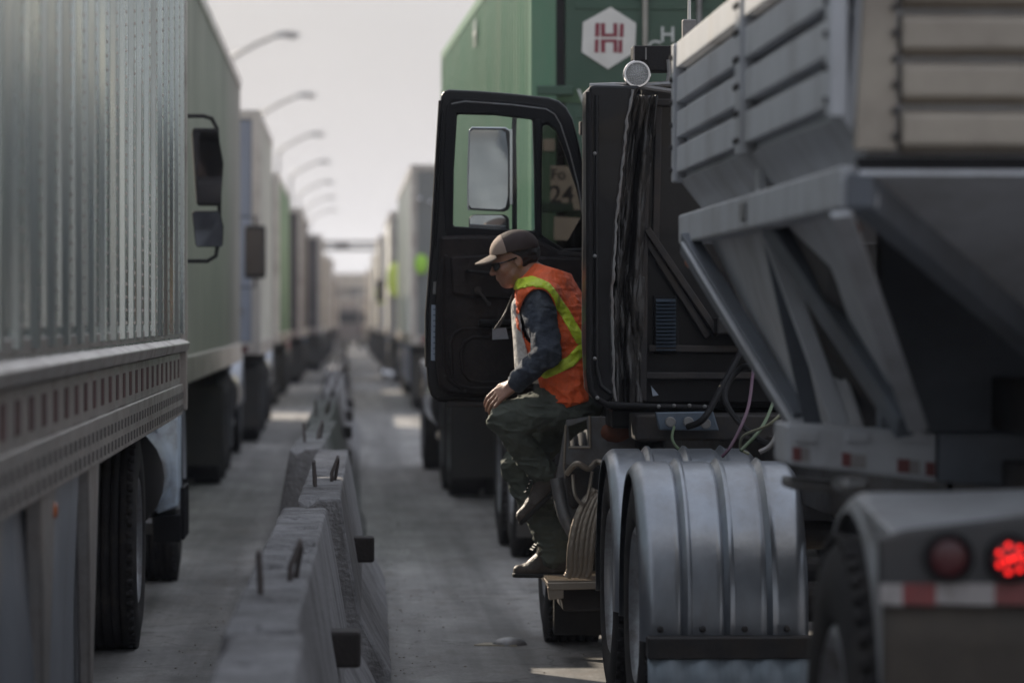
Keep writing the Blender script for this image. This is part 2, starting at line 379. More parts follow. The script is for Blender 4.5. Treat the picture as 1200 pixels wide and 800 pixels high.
# ------------------------------------------------------------------ wheels
def tyre_mesh(wd, r, name):
    m = MB(); h = wd / 2; s_ = .03
    prof = [(-h + .03, r * .60), (-h + .005, r * .66), (-h, r * .80), (-h + .012, r * .93), (-h + .035, r * .985)]
    n_ = 5; tw = wd - .07
    for k in range(n_):
        a = -tw / 2 + tw * k / n_; b_ = a + tw / n_
        prof += [(a + .006, r), (b_ - .006, r)]
        if k < n_ - 1: prof += [(b_ - .005, r - .013), (b_ + .005, r - .013)]
    prof += [(h - .035, r * .985), (h - .012, r * .93), (h, r * .80), (h - .005, r * .66), (h - .03, r * .60)]
    m.lathe(prof, (0, 0, 0), 'x', 56)
    # cross sipes as shallow raised blocks on the shoulders
    for k in range(56):
        a = 2 * math.pi * k / 56
        for sx in (-1, 1):
            c = Vector((sx * (h - .03), math.cos(a) * (r - .006), math.sin(a) * (r - .006)))
            tn = Vector((0, -math.sin(a), math.cos(a))); rn = Vector((0, math.cos(a), math.sin(a)))
            m.bar(c - tn * .017, c + tn * .017, .03, .016, up=rn)
    o = m.build(name, M['rubber'], None, smooth=True); me = o.data; col.objects.unlink(o); bpy.data.objects.remove(o); return me
def rim_mesh(wd, r, name):
    m = MB(); h = wd / 2
    m.lathe([(-h + .02, r * .61), (-h + .01, r * .56), (-h + .05, r * .53), (-h + .13, r * .50), (-h + .14, r * .2), (-h + .06, r * .18), (-h + .05, .001), (0, .001), (0, r * .55), (h - .02, r * .6)], (0, 0, 0), 'x', 40)
    for k in range(10):
        a = 2 * math.pi * k / 10; m.cyl((-h + .10, math.cos(a) * r * .3, math.sin(a) * r * .3), (-h + .15, math.cos(a) * r * .3, math.sin(a) * r * .3), .014, seg=6)
    o = m.build(name, M['rim'], None, smooth=True); me = o.data; col.objects.unlink(o); bpy.data.objects.remove(o); return me
WM = {w_: (tyre_mesh(w_, .51, 'wheel'), rim_mesh(w_, .51, 'rim')) for w_ in (.28,)}
def wheel(parent, x, y, side=-1, r=.51, z=None):
    """one tyre with its rim; side -1 has its face to the left"""
    t, rm_ = WM[.28]
    o = bpy.data.objects.new('wheel', t); col.objects.link(o); o.parent = parent; o.location = (x, y, (r if z is None else z) + GZ)
    q = bpy.data.objects.new('rim', rm_); col.objects.link(q); q.parent = o
    k = r / .51; o.scale = (1, k, k); o.rotation_euler.x = random.random() * 6
    if side > 0: o.rotation_euler.z = math.pi
    return o
def split(o):
    """give smooth lathed meshes clean edges"""
    md = o.modifiers.new('edges', 'EDGE_SPLIT'); md.split_angle = R(38)

# ------------------------------------------------------------------ generic box trailer and tractor (local: rear at y=0, centred on x=0)
def make_trailer(L_, top, side_m, rear_m, label, group='trailers queued in the left lane', ribs=True, tandem=1.6, bot=1.15, extras=None, dist=False, name='box_trailer', front_m=None):
    t = thing(name, label, 'trailer', group); W = 1.28
    MB().box(-W, W, .06, L_, bot + .12, top - .05).build('cargo_box', side_m, t, bev=.01)
    if ribs:
        n_ = int(L_ / .6)
        for sx in (-1, 1):
            m = MB()
            for k in range(n_ + 1):
                y = .12 + (L_ - .24) * k / n_; x0 = sx * W; x1 = sx * (W + .022)
                m.hull8([(x0, y - .05, bot + .15), (x1, y - .03, bot + .15), (x1, y + .03, bot + .15), (x0, y + .05, bot + .15)],
                        [(x0, y - .05, top - .09), (x1, y - .03, top - .09), (x1, y + .03, top - .09), (x0, y + .05, top - .09)])
            m.build('side_posts', side_m, t)
    for sx in (-1, 1):
        m = MB(); m.box(sx * W - .03, sx * W + .03, .04, L_ + .01, top - .11, top); m.box(sx * W - .03, sx * W + .035, .04, L_ + .01, bot - .03, bot + .16)
        m.build('side_rails', M['alu_rail'], t, bev=.008)
    MB().box(-W + .03, W - .03, .05, L_ - .02, top - .06, top - .02).build('roof', M['white'], t)
    m = MB(); m.box(-W - .03, -W + .08, 0, .06, bot - .02, top + .01); m.box(W - .08, W + .03, 0, .06, bot - .02, top + .01); m.box(-W + .08, W - .08, 0, .06, top - .1, top + .01); m.box(-W + .08, W - .08, 0, .06, bot - .02, bot + .12)
    m.build('rear_frame', M['alu_rail'], t, bev=.006)
    for sx in (-1, 1):
        d = MB(); a, b_ = sorted((sx * .012, sx * (W - .085))); d.box(a, b_, .02, .06, bot + .13, top - .11)
        do = d.build('rear_door', rear_m, t, bev=.005)
        q = MB()
        for xx in (.3, .8): q.cyl((sx * xx, -.012, bot + .08), (sx * xx, -.012, top - .08), .016, seg=8); q.box(min(sx * xx, sx * xx + sx * .3), max(sx * xx, sx * xx + sx * .3), -.03, -.015, bot + .5, bot + .54)
        q.build('lock_rod', M['grey_metal'], do)
    m = MB(); m.box(-1.1, 1.1, .02, .1, .52, .62); m.box(-.75, -.65, .04, .1, .62, bot - .03); m.box(.65, .75, .04, .1, .62, bot - .03)
    m.build('underride_guard', M['dark_metal'], t, bev=.006)
    m = MB(); m.box(-.48, -.36, .3, L_ - .3, .92, bot); m.box(.36, .48, .3, L_ - .3, .92, bot)
    for k in range(int(L_ / 1.5)): m.box(-W + .04, W - .04, .5 + k * 1.5, .58 + k * 1.5, bot - .1, bot)
    m.build('frame_rails', M['dark_metal'], t)
    for sx in (-1, 1):
        for k in (0, 1):
            MB().cyl((sx * (.98 + k * .13), -.005, bot + .04), (sx * (.98 + k * .13), .005, bot + .04), .045, seg=14).build('tail_lamp', M['lens_off'], t)
        MB().box(sx * 1.0 - .28, sx * 1.0 + .28, tandem - .85, tandem - .84, .22, .95).build('mud_flap', M['flap'], t)
        for ax in (0, 1.25):
            wheel(t, sx * 1.11, tandem + ax, sx); wheel(t, sx * .80, tandem + ax, -sx)
        MB().box(sx * .95 - .05, sx * .95 + .05, L_ - 2.6, L_ - 2.48, .35, bot).build('landing_leg', M['dark_metal'], t)
    for ax in (0, 1.25): MB().cyl((-.7, tandem + ax, .53), (.7, tandem + ax, .53), .065).build('axle', M['dark_metal'], t)
    return t

def make_tractor(body_m, label, group='tractors queued in the left lane', sleeper=True, top=3.3, mir=True, flaps=True, axles=(-.62, .68)):
    """local: y=0 at the rear drive axle, front bumper at about 6.4"""
    t = thing('truck_tractor', label, 'truck', group)
    m = MB(); m.box(-.45, -.35, -.7, 6.1, .72, .95); m.box(.35, .45, -.7, 6.1, .72, .95)
    for y in (-.6, .6, 1.9, 3.1): m.box(-.35, .35, y, y + .1, .76, .92)
    m.box(-.45, .45, -.35, .95, .95, 1.08)
    m.build('chassis', M['dark_metal'], t)
    y0 = 2.2 if sleeper else 3.0
    # cab: lofted outline from rear to windshield
    def ring(y, x, zt, zb): return [(-x, y, zb), (-x - .02, y, zb + .5), (-x + .02, y, zt - .25), (-x + .18, y, zt), (x - .18, y, zt), (x - .02, y, zt - .25), (x + .02, y, zb + .5), (x, y, zb)]
    c = MB(); rr = [ring(y0, 1.1, top, 1.0), ring(y0 + 1.6, 1.1, top, 1.0), ring(4.35, 1.03, 2.85, 1.0), ring(4.75, 1.0, 2.1, 1.0)]
    for a, b_ in zip(rr, rr[1:]): c.hull8(a, b_)
    c.build('cab', body_m, t, bev=.03)
    h = MB(); h.hull8([(-.98, 4.76, .9), (-.98, 4.76, 1.95), (-.8, 4.76, 2.05), (.8, 4.76, 2.05), (.98, 4.76, 1.95), (.98, 4.76, .9)],
                      [(-.7, 6.25, .75), (-.7, 6.25, 1.5), (-.6, 6.25, 1.62), (.6, 6.25, 1.62), (.7, 6.25, 1.5), (.7, 6.25, .75)])
    h.build('hood', body_m, t, bev=.05)
    MB().hull8([(-.86, 4.40, 2.86), (.86, 4.40, 2.86), (.86, 4.44, 2.84), (-.86, 4.44, 2.84)], [(-.92, 4.74, 2.14), (.92, 4.74, 2.14), (.92, 4.79, 2.14), (-.92, 4.79, 2.14)]).build('windshield', M['blackmatte'], t)
    for sx in (-1, 1):
        MB().box(min(sx * 1.08, sx * 1.135), max(sx * 1.08, sx * 1.135), 3.5, 4.2, 2.05, 2.7).build('side_window', M['blackmatte'], t, bev=.01)
        MB().lathe([(-.16, .60), (.16, .60), (.16, .56), (-.16, .56)], (sx * 1.05, 5.35, .55), 'x', 20, R(5), R(175)).build('front_fender', body_m, t)
        MB().cyl((sx * .95, 2.3, .75), (sx * .95, 3.7, .75), .30, seg=24).build('fuel_tank', M['chrome'], t, smooth=True)
        MB().box(sx * .95 - .15, sx * .95 + .2, 3.75, 4.3, .38, .44).build('cab_step', M['grey_metal'], t)
        MB().cyl((sx * .85, 2.05, 1.0), (sx * .85, 2.05, top + .35), .065, seg=12).build('exhaust_stack', M['chrome'], t, smooth=True)
        wheel(t, sx * 1.06, 5.35, sx)
        for ax in axles:
            wheel(t, sx * 1.08, ax, sx); wheel(t, sx * .77, ax, -sx)
        if flaps: MB().box(sx * .92 - .3, sx * .92 + .3, -1.32, -1.31, .2, .95).build('mud_flap', M['flap'], t)
        if mir:
            k = MB(); x = sx * 1.38; k.box(x - .12, x + .12, 4.30, 4.40, 2.02, 2.62)
            ho = k.build('mirror', M['blackmatte'], t, bev=.03)
            MB().box(x - .10, x + .10, 4.288, 4.297, 2.06, 2.58).build('mirror_glass', M['dark_mirror'], ho)
            MB().tube([(sx * 1.05, 4.38, 2.72), (x, 4.38, 2.72), (x, 4.38, 1.92), (sx * 1.05, 4.38, 1.92)], .014).build('mirror_arm', M['blackmatte'], ho)
    m = MB(); m.box(-1.15, 1.15, 6.2, 6.42, .4, .72); m.build('bumper', M['chrome'], t, bev=.03)
    for ax in axles: MB().cyl((-.7, ax, .53), (.7, ax, .53), .07).build('drive_axle', M['dark_metal'], t)
    return t
def put(t, x, y, yaw=0): t.location = (x, y, 0); t.rotation_euler.z = yaw; return t
# ------------------------------------------------------------------ left lane
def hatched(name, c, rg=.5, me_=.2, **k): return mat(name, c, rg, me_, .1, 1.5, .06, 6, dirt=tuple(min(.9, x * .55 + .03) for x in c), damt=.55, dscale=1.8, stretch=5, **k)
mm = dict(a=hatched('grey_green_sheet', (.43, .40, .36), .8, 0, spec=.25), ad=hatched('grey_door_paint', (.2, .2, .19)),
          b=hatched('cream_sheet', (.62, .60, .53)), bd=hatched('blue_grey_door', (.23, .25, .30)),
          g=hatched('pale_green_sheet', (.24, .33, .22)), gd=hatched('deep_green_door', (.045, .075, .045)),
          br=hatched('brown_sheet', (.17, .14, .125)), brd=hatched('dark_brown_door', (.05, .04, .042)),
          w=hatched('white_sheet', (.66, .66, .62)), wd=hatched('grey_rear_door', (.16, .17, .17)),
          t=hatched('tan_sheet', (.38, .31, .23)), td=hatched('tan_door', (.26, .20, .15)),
          cabw=mat('cab_white_paint', (.55, .57, .62), .35, 0, .1, 3, dirt=(.25, .22, .2), damt=.4, coat=.3),
          cabb=mat('cab_blue_paint', (.05, .08, .16), .35, 0, .1, 3, dirt=(.12, .11, .1), damt=.4, coat=.3),
          cabr=mat('cab_rust_red_paint', (.20, .06, .035), .4, 0, .1, 3, dirt=(.14, .11, .1), damt=.4, coat=.2),
          cabk=mat('cab_dark_paint', (.04, .04, .045), .4, 0, .1, 3, dirt=(.12, .1, .09), damt=.4, coat=.2))
GL = 'trailers queued in the left lane'; GR = 'trailers queued in the right lane'
def q(x_face, y0, L_, top, s_, d_, label, group=GL, **k):
    sgn = -1 if x_face < 0 or group == GL else 1
    t = make_trailer(L_, top, mm[s_], mm[d_], label, group, **k)
    return put(t, x_face + sgn * 1.31, y0)
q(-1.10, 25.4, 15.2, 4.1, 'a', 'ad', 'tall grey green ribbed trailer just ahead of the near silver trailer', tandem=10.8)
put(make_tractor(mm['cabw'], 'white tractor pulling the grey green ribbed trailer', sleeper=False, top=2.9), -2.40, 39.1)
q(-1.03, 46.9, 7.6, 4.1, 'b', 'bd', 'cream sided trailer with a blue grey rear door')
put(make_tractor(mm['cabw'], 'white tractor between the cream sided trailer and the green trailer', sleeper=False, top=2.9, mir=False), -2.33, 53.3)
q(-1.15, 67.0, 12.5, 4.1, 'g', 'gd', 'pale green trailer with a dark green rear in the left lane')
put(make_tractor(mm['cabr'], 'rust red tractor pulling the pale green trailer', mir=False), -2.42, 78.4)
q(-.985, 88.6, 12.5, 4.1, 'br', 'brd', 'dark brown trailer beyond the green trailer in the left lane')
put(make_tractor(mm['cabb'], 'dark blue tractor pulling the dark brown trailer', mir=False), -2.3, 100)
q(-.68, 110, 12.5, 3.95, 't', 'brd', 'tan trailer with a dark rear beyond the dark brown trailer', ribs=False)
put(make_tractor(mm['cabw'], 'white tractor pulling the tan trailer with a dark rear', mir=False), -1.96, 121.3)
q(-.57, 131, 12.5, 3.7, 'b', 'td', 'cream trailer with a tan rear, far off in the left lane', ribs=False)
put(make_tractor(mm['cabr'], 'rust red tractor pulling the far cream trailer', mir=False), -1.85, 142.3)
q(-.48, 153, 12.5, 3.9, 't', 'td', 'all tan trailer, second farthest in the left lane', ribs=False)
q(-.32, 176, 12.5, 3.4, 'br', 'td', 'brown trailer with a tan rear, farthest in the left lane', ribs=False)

# ------------------------------------------------------------------ right lane beyond the container
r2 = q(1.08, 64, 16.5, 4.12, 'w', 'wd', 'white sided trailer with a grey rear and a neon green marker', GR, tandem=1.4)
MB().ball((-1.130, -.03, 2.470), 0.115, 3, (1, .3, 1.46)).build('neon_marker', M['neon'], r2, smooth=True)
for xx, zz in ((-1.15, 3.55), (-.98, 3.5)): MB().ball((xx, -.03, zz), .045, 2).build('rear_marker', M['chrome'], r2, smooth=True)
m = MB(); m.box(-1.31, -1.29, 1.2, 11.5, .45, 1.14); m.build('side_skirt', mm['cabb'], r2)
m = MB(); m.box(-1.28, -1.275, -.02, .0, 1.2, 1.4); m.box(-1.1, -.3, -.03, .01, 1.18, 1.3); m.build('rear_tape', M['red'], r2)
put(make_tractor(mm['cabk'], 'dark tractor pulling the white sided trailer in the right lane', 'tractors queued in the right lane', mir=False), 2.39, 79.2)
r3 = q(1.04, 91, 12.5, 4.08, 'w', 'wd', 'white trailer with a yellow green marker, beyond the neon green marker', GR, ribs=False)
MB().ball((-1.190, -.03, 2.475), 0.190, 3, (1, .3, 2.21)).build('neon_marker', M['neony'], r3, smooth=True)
for zz, xx, r_ in ((.14, -1.30, .11), (.18, -1.44, .10)): MB().ball((xx, -.1, zz + .08), r_, 3, (1, .6, 1)).build('sun_glint_ball', M['chrome'], r3, smooth=True)  # chrome balls added only to catch the sun as glints
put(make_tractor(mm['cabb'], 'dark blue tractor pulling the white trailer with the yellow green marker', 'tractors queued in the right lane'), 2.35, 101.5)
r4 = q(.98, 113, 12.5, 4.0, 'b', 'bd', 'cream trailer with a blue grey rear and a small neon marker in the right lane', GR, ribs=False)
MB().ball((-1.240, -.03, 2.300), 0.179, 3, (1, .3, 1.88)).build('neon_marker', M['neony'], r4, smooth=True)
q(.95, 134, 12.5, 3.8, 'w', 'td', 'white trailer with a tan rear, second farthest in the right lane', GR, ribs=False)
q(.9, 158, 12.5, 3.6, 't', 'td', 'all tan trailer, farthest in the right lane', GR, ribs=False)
for px, dd in ((445, 88.4), (456.5, 88.8)):
    pass

# far traffic crossing towards the checkpoint
def make_van(m_, label):
    t = thing('parked_van', label, 'van', 'vans waiting in front of the checkpoint')
    b = MB(); b.hull8([(-.95, 0, .4), (-.95, 0, 1.7), (-.8, .05, 2.1), (.8, .05, 2.1), (.95, 0, 1.7), (.95, 0, .4)],
                      [(-.95, 3.4, .4), (-.95, 3.4, 1.4), (-.8, 3.0, 2.05), (.8, 3.0, 2.05), (.95, 3.4, 1.4), (.95, 3.4, .4)])
    b.hull8([(-.93, 3.4, .4), (-.93, 3.4, 1.35), (.93, 3.4, 1.35), (.93, 3.4, .4)], [(-.85, 4.6, .4), (-.85, 4.6, .95), (.85, 4.6, .95), (.85, 4.6, .4)])
    b.build('body', m_, t, bev=.06)
    MB().box(-.75, .75, -.02, .03, 1.3, 1.85).build('rear_window', M['blackmatte'], t, bev=.03)
    for sx in (-1, 1):
        MB().box(sx * .85 - .07, sx * .85 + .07, -.03, .02, .8, 1.1).build('tail_lamp', M['lens_off'], t, bev=.01)
        for y in (.8, 3.7): wheel(t, sx * .84, y, sx, .36)
    return t
for x, y, L_, tp_, s_, d_, lb in ((.1, 262, 6, 3.0, 't', 'td', 'small tan box trailer in the middle of the jam before the checkpoint'), (-2.6, 268, 8, 3.6, 'br', 'brd', 'dark brown box trailer on the left of the jam before the checkpoint'),
                                  (2.2, 256, 6, 3.3, 'w', 'td', 'white box trailer with a tan rear in the jam before the checkpoint'), (-5.3, 262, 8, 3.9, 'b', 'bd', 'cream box trailer at the far left of the jam before the checkpoint')):
    put(make_trailer(L_, tp_, mm[s_], mm[d_], lb, 'trailers jammed before the checkpoint', ribs=False), x, y)
vans = [(-.1, 194, 'br', 'brown van nearest of the vans beyond the trailer queues'), (1.3, 228, 'cabr', 'dark red van on the right behind the white van'),
        (-1.9, 252, 'w', 'white van at the back of the jam on the left'), (.9, 198, 't', 'tan van nearest on the right of the far jam'), (-1.6, 203, 'cabr', 'small rust red van under the overhead sign gantry'), (.35, 206, 'w', 'white van in the middle of the far lanes'),
        (-.9, 222, 'cabk', 'dark van behind the rust red van far down the road'), (1.7, 212, 't', 'tan van at the far end of the right lane'),
        (.6, 240, 'cabb', 'dark blue van in line at the far checkpoint'), (-2.4, 236, 't', 'tan van on the left in line at the far checkpoint'),
        (2.6, 246, 'cabw', 'pale van on the right in line at the far checkpoint')]
for x, y, c, lb in vans:
    t = make_van(mm[c], lb); put(t, x, y); t.scale = (1, 1, 1)
# checkpoint building
t = thing('checkpoint_building', 'low beige checkpoint canopy building at the end of the road', 'building')
for k in range(9): MB().box(-16 + k * 4 - .25, -16 + k * 4 + .25, 300, 301, 0, 3.9).build('column', mm['t'], t)
t_ = t; MB().box(-18, 18, 297, 312, 3.9, 5.0).build('canopy', mm['t'], t, bev=.05)
MB().box(-17, 17, 312, 318, 0, 4.2).build('wall', mm['br'], t)
settle(t, (0, 305, 0))
# gantry
t = thing('sign_gantry', 'dark overhead gantry beam spanning the far lanes', 'gantry')
m = MB()
for z in (5.85, 6.25): m.box(-9, 2.2, 239.7, 239.85, z - .10, z + .10); m.box(-9, 2.2, 240.25, 240.4, z - .10, z + .10)
for k in range(23): m.bar((-9 + k * .5, 239.78, 5.85 if k % 2 else 6.25), (-8.5 + k * .5, 239.78, 6.25 if k % 2 else 5.85), .06, .06)
m.build('truss_beam', M['dark_metal'], t)
for x in (-8.9, 2.1): MB().box(x - .14, x + .14, 239.8, 240.3, 0, 5.8).build('post', M['grey_metal'], t)
for x in (-1.6, -.2): MB().box(x - .45, x + .45, 239.6, 239.69, 5.8, 6.35).build('signal_box', M['dark_metal'], t)
settle(t, (-3.4, 240, 0))
# street lamps
def make_lamp():
    t = thing('street_lamp', 'tall grey street lamp arching over the left lane', 'street lamp', 'street lamps along the left lane')
    MB().tube([(0, 0, 0), (0, 0, 4), (0, 0, 9.1)], [.11, .085, .06], 12).build('pole', M['grey_metal'], t, smooth=True)
    MB().tube([(0, 0, 9.0), (.2, 0, 9.25), (.8, 0, 9.58), (1.45, 0, 9.86)], [.07, .065, .06, .055], 8).build('arm', M['grey_metal'], t, smooth=True)
    m = MB(); m.hull8([(1.4, -.10, 9.78), (1.4, .07, 9.80), (1.4, .05, 9.92), (1.4, -.05, 9.92)], [(1.75, -.16, 9.80), (1.75, .16, 9.80), (1.75, .12, 9.98), (1.75, -.12, 9.98)])
    m.hull8([(1.75, -.16, 9.80), (1.75, .16, 9.80), (1.75, .12, 9.98), (1.75, -.12, 9.98)], [(2.12, -.10, 9.83), (2.12, .10, 9.83), (2.12, .08, 9.92), (2.12, -.08, 9.92)])
    m.build('lamp_head', M['grey_metal'], t, bev=.01)
    MB().ball((1.9, 0, 9.80), .13, 2, (1.2, .9, .5)).build('lens', M['lamp_glass'], t, smooth=True)
    return t
l0 = make_lamp()
LB = ['nearest street lamp, its arm and head high above the trailer roofs', 'second nearest street lamp above the cream sided trailer',
      'third street lamp from the camera, its pole showing above the trailers', 'fourth street lamp down the row', 'fifth street lamp down the row, faint in the haze',
      'sixth street lamp down the row, small and faint', 'farthest street lamp of the row, near the gantry']
hx = [-3.45, -3.2, -3.05, -2.9, -2.85, -2.8, -2.75]
for k in range(7):
    o = l0 if k == 0 else copy_tree(l0); o.location = (hx[k], 113 + 30.6 * k, 0); o['label'] = LB[k]
# ------------------------------------------------------------------ near silver trailer (left)
XF = -.82
t = thing('silver_trailer', 'long silver ribbed trailer filling the left side, with a perforated side rail', 'trailer', GL)
MB().box(XF - 2.55, XF, 3.6, 19.20, 1.46, 4.17).build('cargo_box', M['alu'], t, bev=.01)
m = MB(); rv = MB(); ys_ = np.arange(3.9, 19.15, .56)
for y in ys_:
    for dy in (-.14, .14):          # shallow corrugations between the posts
        m.hull8([(XF, y + dy - .05, 1.55), (XF + .009, y + dy - .02, 1.55), (XF + .009, y + dy + .02, 1.55), (XF, y + dy + .05, 1.55)],
                [(XF, y + dy - .05, 4.10), (XF + .009, y + dy - .02, 4.10), (XF + .009, y + dy + .02, 4.10), (XF, y + dy + .05, 4.10)])
    m.hull8([(XF, y - .055, 1.50), (XF + .024, y - .035, 1.50), (XF + .024, y + .035, 1.50), (XF, y + .055, 1.50)],
            [(XF, y - .055, 4.10), (XF + .024, y - .035, 4.10), (XF + .024, y + .035, 4.10), (XF, y + .055, 4.10)])
    if y > 9:
        for k in range(52):
            for dy in (-.018, .018):
                z = 1.56 + k * .047; x = XF + .024
                rv.hull8([(x, y + dy - .006, z - .006), (x, y + dy + .006, z - .006), (x, y + dy + .006, z + .006), (x, y + dy - .006, z + .006)],
                         [(x + .004, y + dy - .003, z - .003), (x + .004, y + dy + .003, z - .003), (x + .004, y + dy + .003, z + .003), (x + .004, y + dy - .003, z + .003)])
so = m.build('side_posts', M['alu'], t, bev=.003, seg=1, ang=20)
rv.build('rivets', M['alu_rail'], so)
m = MB(); m.box(XF - .01, XF + .04, 3.6, 19.22, 4.10, 4.19); m.box(XF - .03, XF + .032, 19.14, 19.23, 1.12, 4.19)
m.build('corner_rails', M['alu_rail'], t, bev=.006)
m = MB(); m.hull8([(XF - .03, 3.6, 1.405), (XF + .035, 3.6, 1.415), (XF + .045, 3.6, 1.455), (XF + .01, 3.6, 1.475), (XF - .03, 3.6, 1.48)],
                  [(XF - .03, 19.22, 1.405), (XF + .035, 19.22, 1.415), (XF + .045, 19.22, 1.455), (XF + .01, 19.22, 1.475), (XF - .03, 19.22, 1.48)])
m.box(XF - .01, XF + .006, 3.6, 19.14, 1.482, 1.53)
m.build('side_ledge', M['alu_rail'], t, bev=.006)
m = MB(); m.box(XF - .04, XF, 3.6, 19.14, 1.255, 1.405); m.box(XF - .04, XF + .012, 3.6, 19.14, 1.10, 1.252)
rl = m.build('lower_rail', M['alu_rail'], t, bev=.004)
h = MB(); y = 3.7; ty = []
while y < 19.35:
    ty.append(y); y += .42
TP = (mat('faded_red_tape', (.085, .028, .028), .5, .3, .35, 3, dirt=(.05, .04, .035), damt=.8, dscale=5))
for y in ty: MB().box(XF - .01, XF + .003, y, y + .13, 1.285, 1.375).build('tape_patch', TP, rl)
y = 3.7; hole_shade = mat('painted_hole_shade', (.07, .06, .055), .7, .3, .4, 2)
while y < 19.35:
    for z in (1.135, 1.195): h.box(XF, XF + .0145, y, y + .075, z - .017, z + .017)
    y += .20
h.build('rail_hole_patches', hole_shade, rl)  # dark raised boxes stand in for the shade inside rail holes
def skirt_panel(y0, y1):
    m = MB(); b = m.b; n_ = int((y1 - y0) / .05); pr = None
    for k in range(n_ + 1):
        y = y0 + (y1 - y0) * k / n_; row = []
        for j in range(9):
            z = .16 + .94 * j / 8
            x = XF - .05 + .018 * math.sin(y * 5.2 + j * .12) * (j / 8) + .02 * math.sin(y * 1.9 - j * .2)
            row.append((b.verts.new((x, y, z)), b.verts.new((x - .012, y, z))))
        if pr:
            for j in range(8):
                for s_ in (0, 1): b.faces.new([pr[j][s_], row[j][s_], row[j + 1][s_], pr[j + 1][s_]])
        pr = row
    return m.build('skirt_panel', M['skirt'], t, smooth=True)
for ya, yb in ((8.9, 9.35), (10.55, 11.05), (12.5, 13.0)):
    c_ = (ya + yb) / 2
    MB().hull8([(XF - .01, ya, 1.10), (XF - .01, yb, 1.10), (XF - .06, yb, 1.10), (XF - .06, ya, 1.10)], [(XF - .02, c_ - .05, .30), (XF - .02, c_ + .05, .30), (XF - .06, c_ + .05, .30), (XF - .06, c_ - .05, .30)]).build('skirt_wedge', M['alu_rail'], t, bev=.01)  # plates on the skirt, tapering downward
skirt_panel(4.0, 8.2); skirt_panel(8.25, 13.05)
lp = MB().lathe([(0, .027), (.018, .027), (.028, .018), (.03, .0005), (0, .0005)], (XF - .03, 11.0, 1.03), 'x', 20).build('marker_lamp', M['amber'], t, smooth=True)
MB().lathe([(-.005, .036), (.012, .036), (.012, .028), (-.005, .028)], (XF - .03, 11.0, 1.03), 'x', 20).build('lamp_ring', M['dark_metal'], lp)
m = MB(); m.box(XF - 1.9, XF - 1.8, 4, 19.2, .9, 1.12); m.box(XF - .95, XF - .85, 4, 19.2, .9, 1.12)
for k in range(22): m.box(XF - 2.5, XF - .05, 4 + k * .7, 4.08 + k * .7, 1.1, 1.2)
m.box(XF - 2.5, XF - .04, 3.7, 19.45, 1.2, 1.40)
m.build('underframe', M['dark_metal'], t)
MB().box(XF - 2.5, XF - .04, 19.20, 19.215, 1.2, 4.15).build('nose_panel', mm['w'], t)
settle(t, (XF - 1.28, 12, 0))
# its tractor
TX, TY = -2.185, 17.6
t = make_tractor(mm['cabw'], 'white tractor under the front of the near silver trailer, with two black framed mirrors', sleeper=False, top=2.3, mir=False, flaps=False, axles=(.6,))
put(t, TX, TY)
def lw(v): return (v[0] - TX, v[1] - TY, v[2])
m = MB(); m.hull8([lw((-1.02, 20.78, .52)), lw((-.905, 20.78, .56)), lw((-.905, 20.78, 1.28)), lw((-.95, 20.78, 1.345)), lw((-1.02, 20.78, 1.36))],
                  [lw((-1.02, 21.7, .52)), lw((-.925, 21.7, .56)), lw((-.925, 21.7, 1.28)), lw((-.97, 21.7, 1.345)), lw((-1.02, 21.7, 1.36))])
m.build('side_fairing', mat('chalky_blue_paint', (.40, .47, .55), .5, 0, .12, 5, dirt=(.13, .12, .12), damt=.8, dscale=9), t, bev=.012)
m = MB(); m.box(-1.05 - TX, -.895 - TX, 20.9 - TY, 21.6 - TY, .36, .51)
for k in range(5): m.box(-.90 - TX, -.875 - TX, 20.95 - TY + k * .13, 21.0 - TY + k * .13, .37, .66)
m.build('ladder_step', M['blackmatte'], t, bev=.01)
D1 = 22.3
def quad_mirror(x0, x1, z0, z1, lean, name, yaw):
    c = Vector(((x0 + x1) / 2, D1, (z0 + z1) / 2)); w_, h_ = (x1 - x0) / 2, (z1 - z0) / 2
    def rg(s_, y): return [(-w_ * s_ - lean, y, h_ * s_), (w_ * s_ * .9 - lean, y, h_ * s_), (w_ * s_ + lean * 2.2, y, h_ * s_ * .1), (w_ * s_ + lean, y, -h_ * s_), (-w_ * s_ * .82 + lean, y, -h_ * s_), ]
    rm_ = Matrix.Rotation(yaw, 3, 'Z') @ Matrix.Rotation(R(3.5 if name == 'mirror' else 9), 3, 'X')
    def tr(l_): return [Vector(lw(c + rm_ @ Vector(v))) for v in l_]
    mb = MB(); mb.hull8(tr(rg(1, 0)), tr(rg(.85, .09))); ho = mb.build(name, M['blackmatte'], t, bev=.018, seg=3)
    g = MB(); g.hull8(tr(rg(.90, -.006)), tr(rg(.90, .003))); g.build('mirror_glass', M['mirror'], ho)
    return ho
quad_mirror(PX(226, D1), PX(259, D1), PZ(243, D1), PZ(150, D1), .010, 'mirror', R(14))
quad_mirror(PX(225, D1), PX(261, D1), PZ(291, D1), PZ(247, D1), .004, 'convex_mirror', R(3))
pts = [(205, 136), (238, 136), (248, 139), (254, 150), (257, 200), (257, 255), (255, 288), (253, 300), (243, 306), (205, 306)]
MB().tube([lw(P(a, b_, D1 + .07)) for a, b_ in pts], .0125, 8).build('mirror_arm', M['blackmatte'], t, smooth=True)

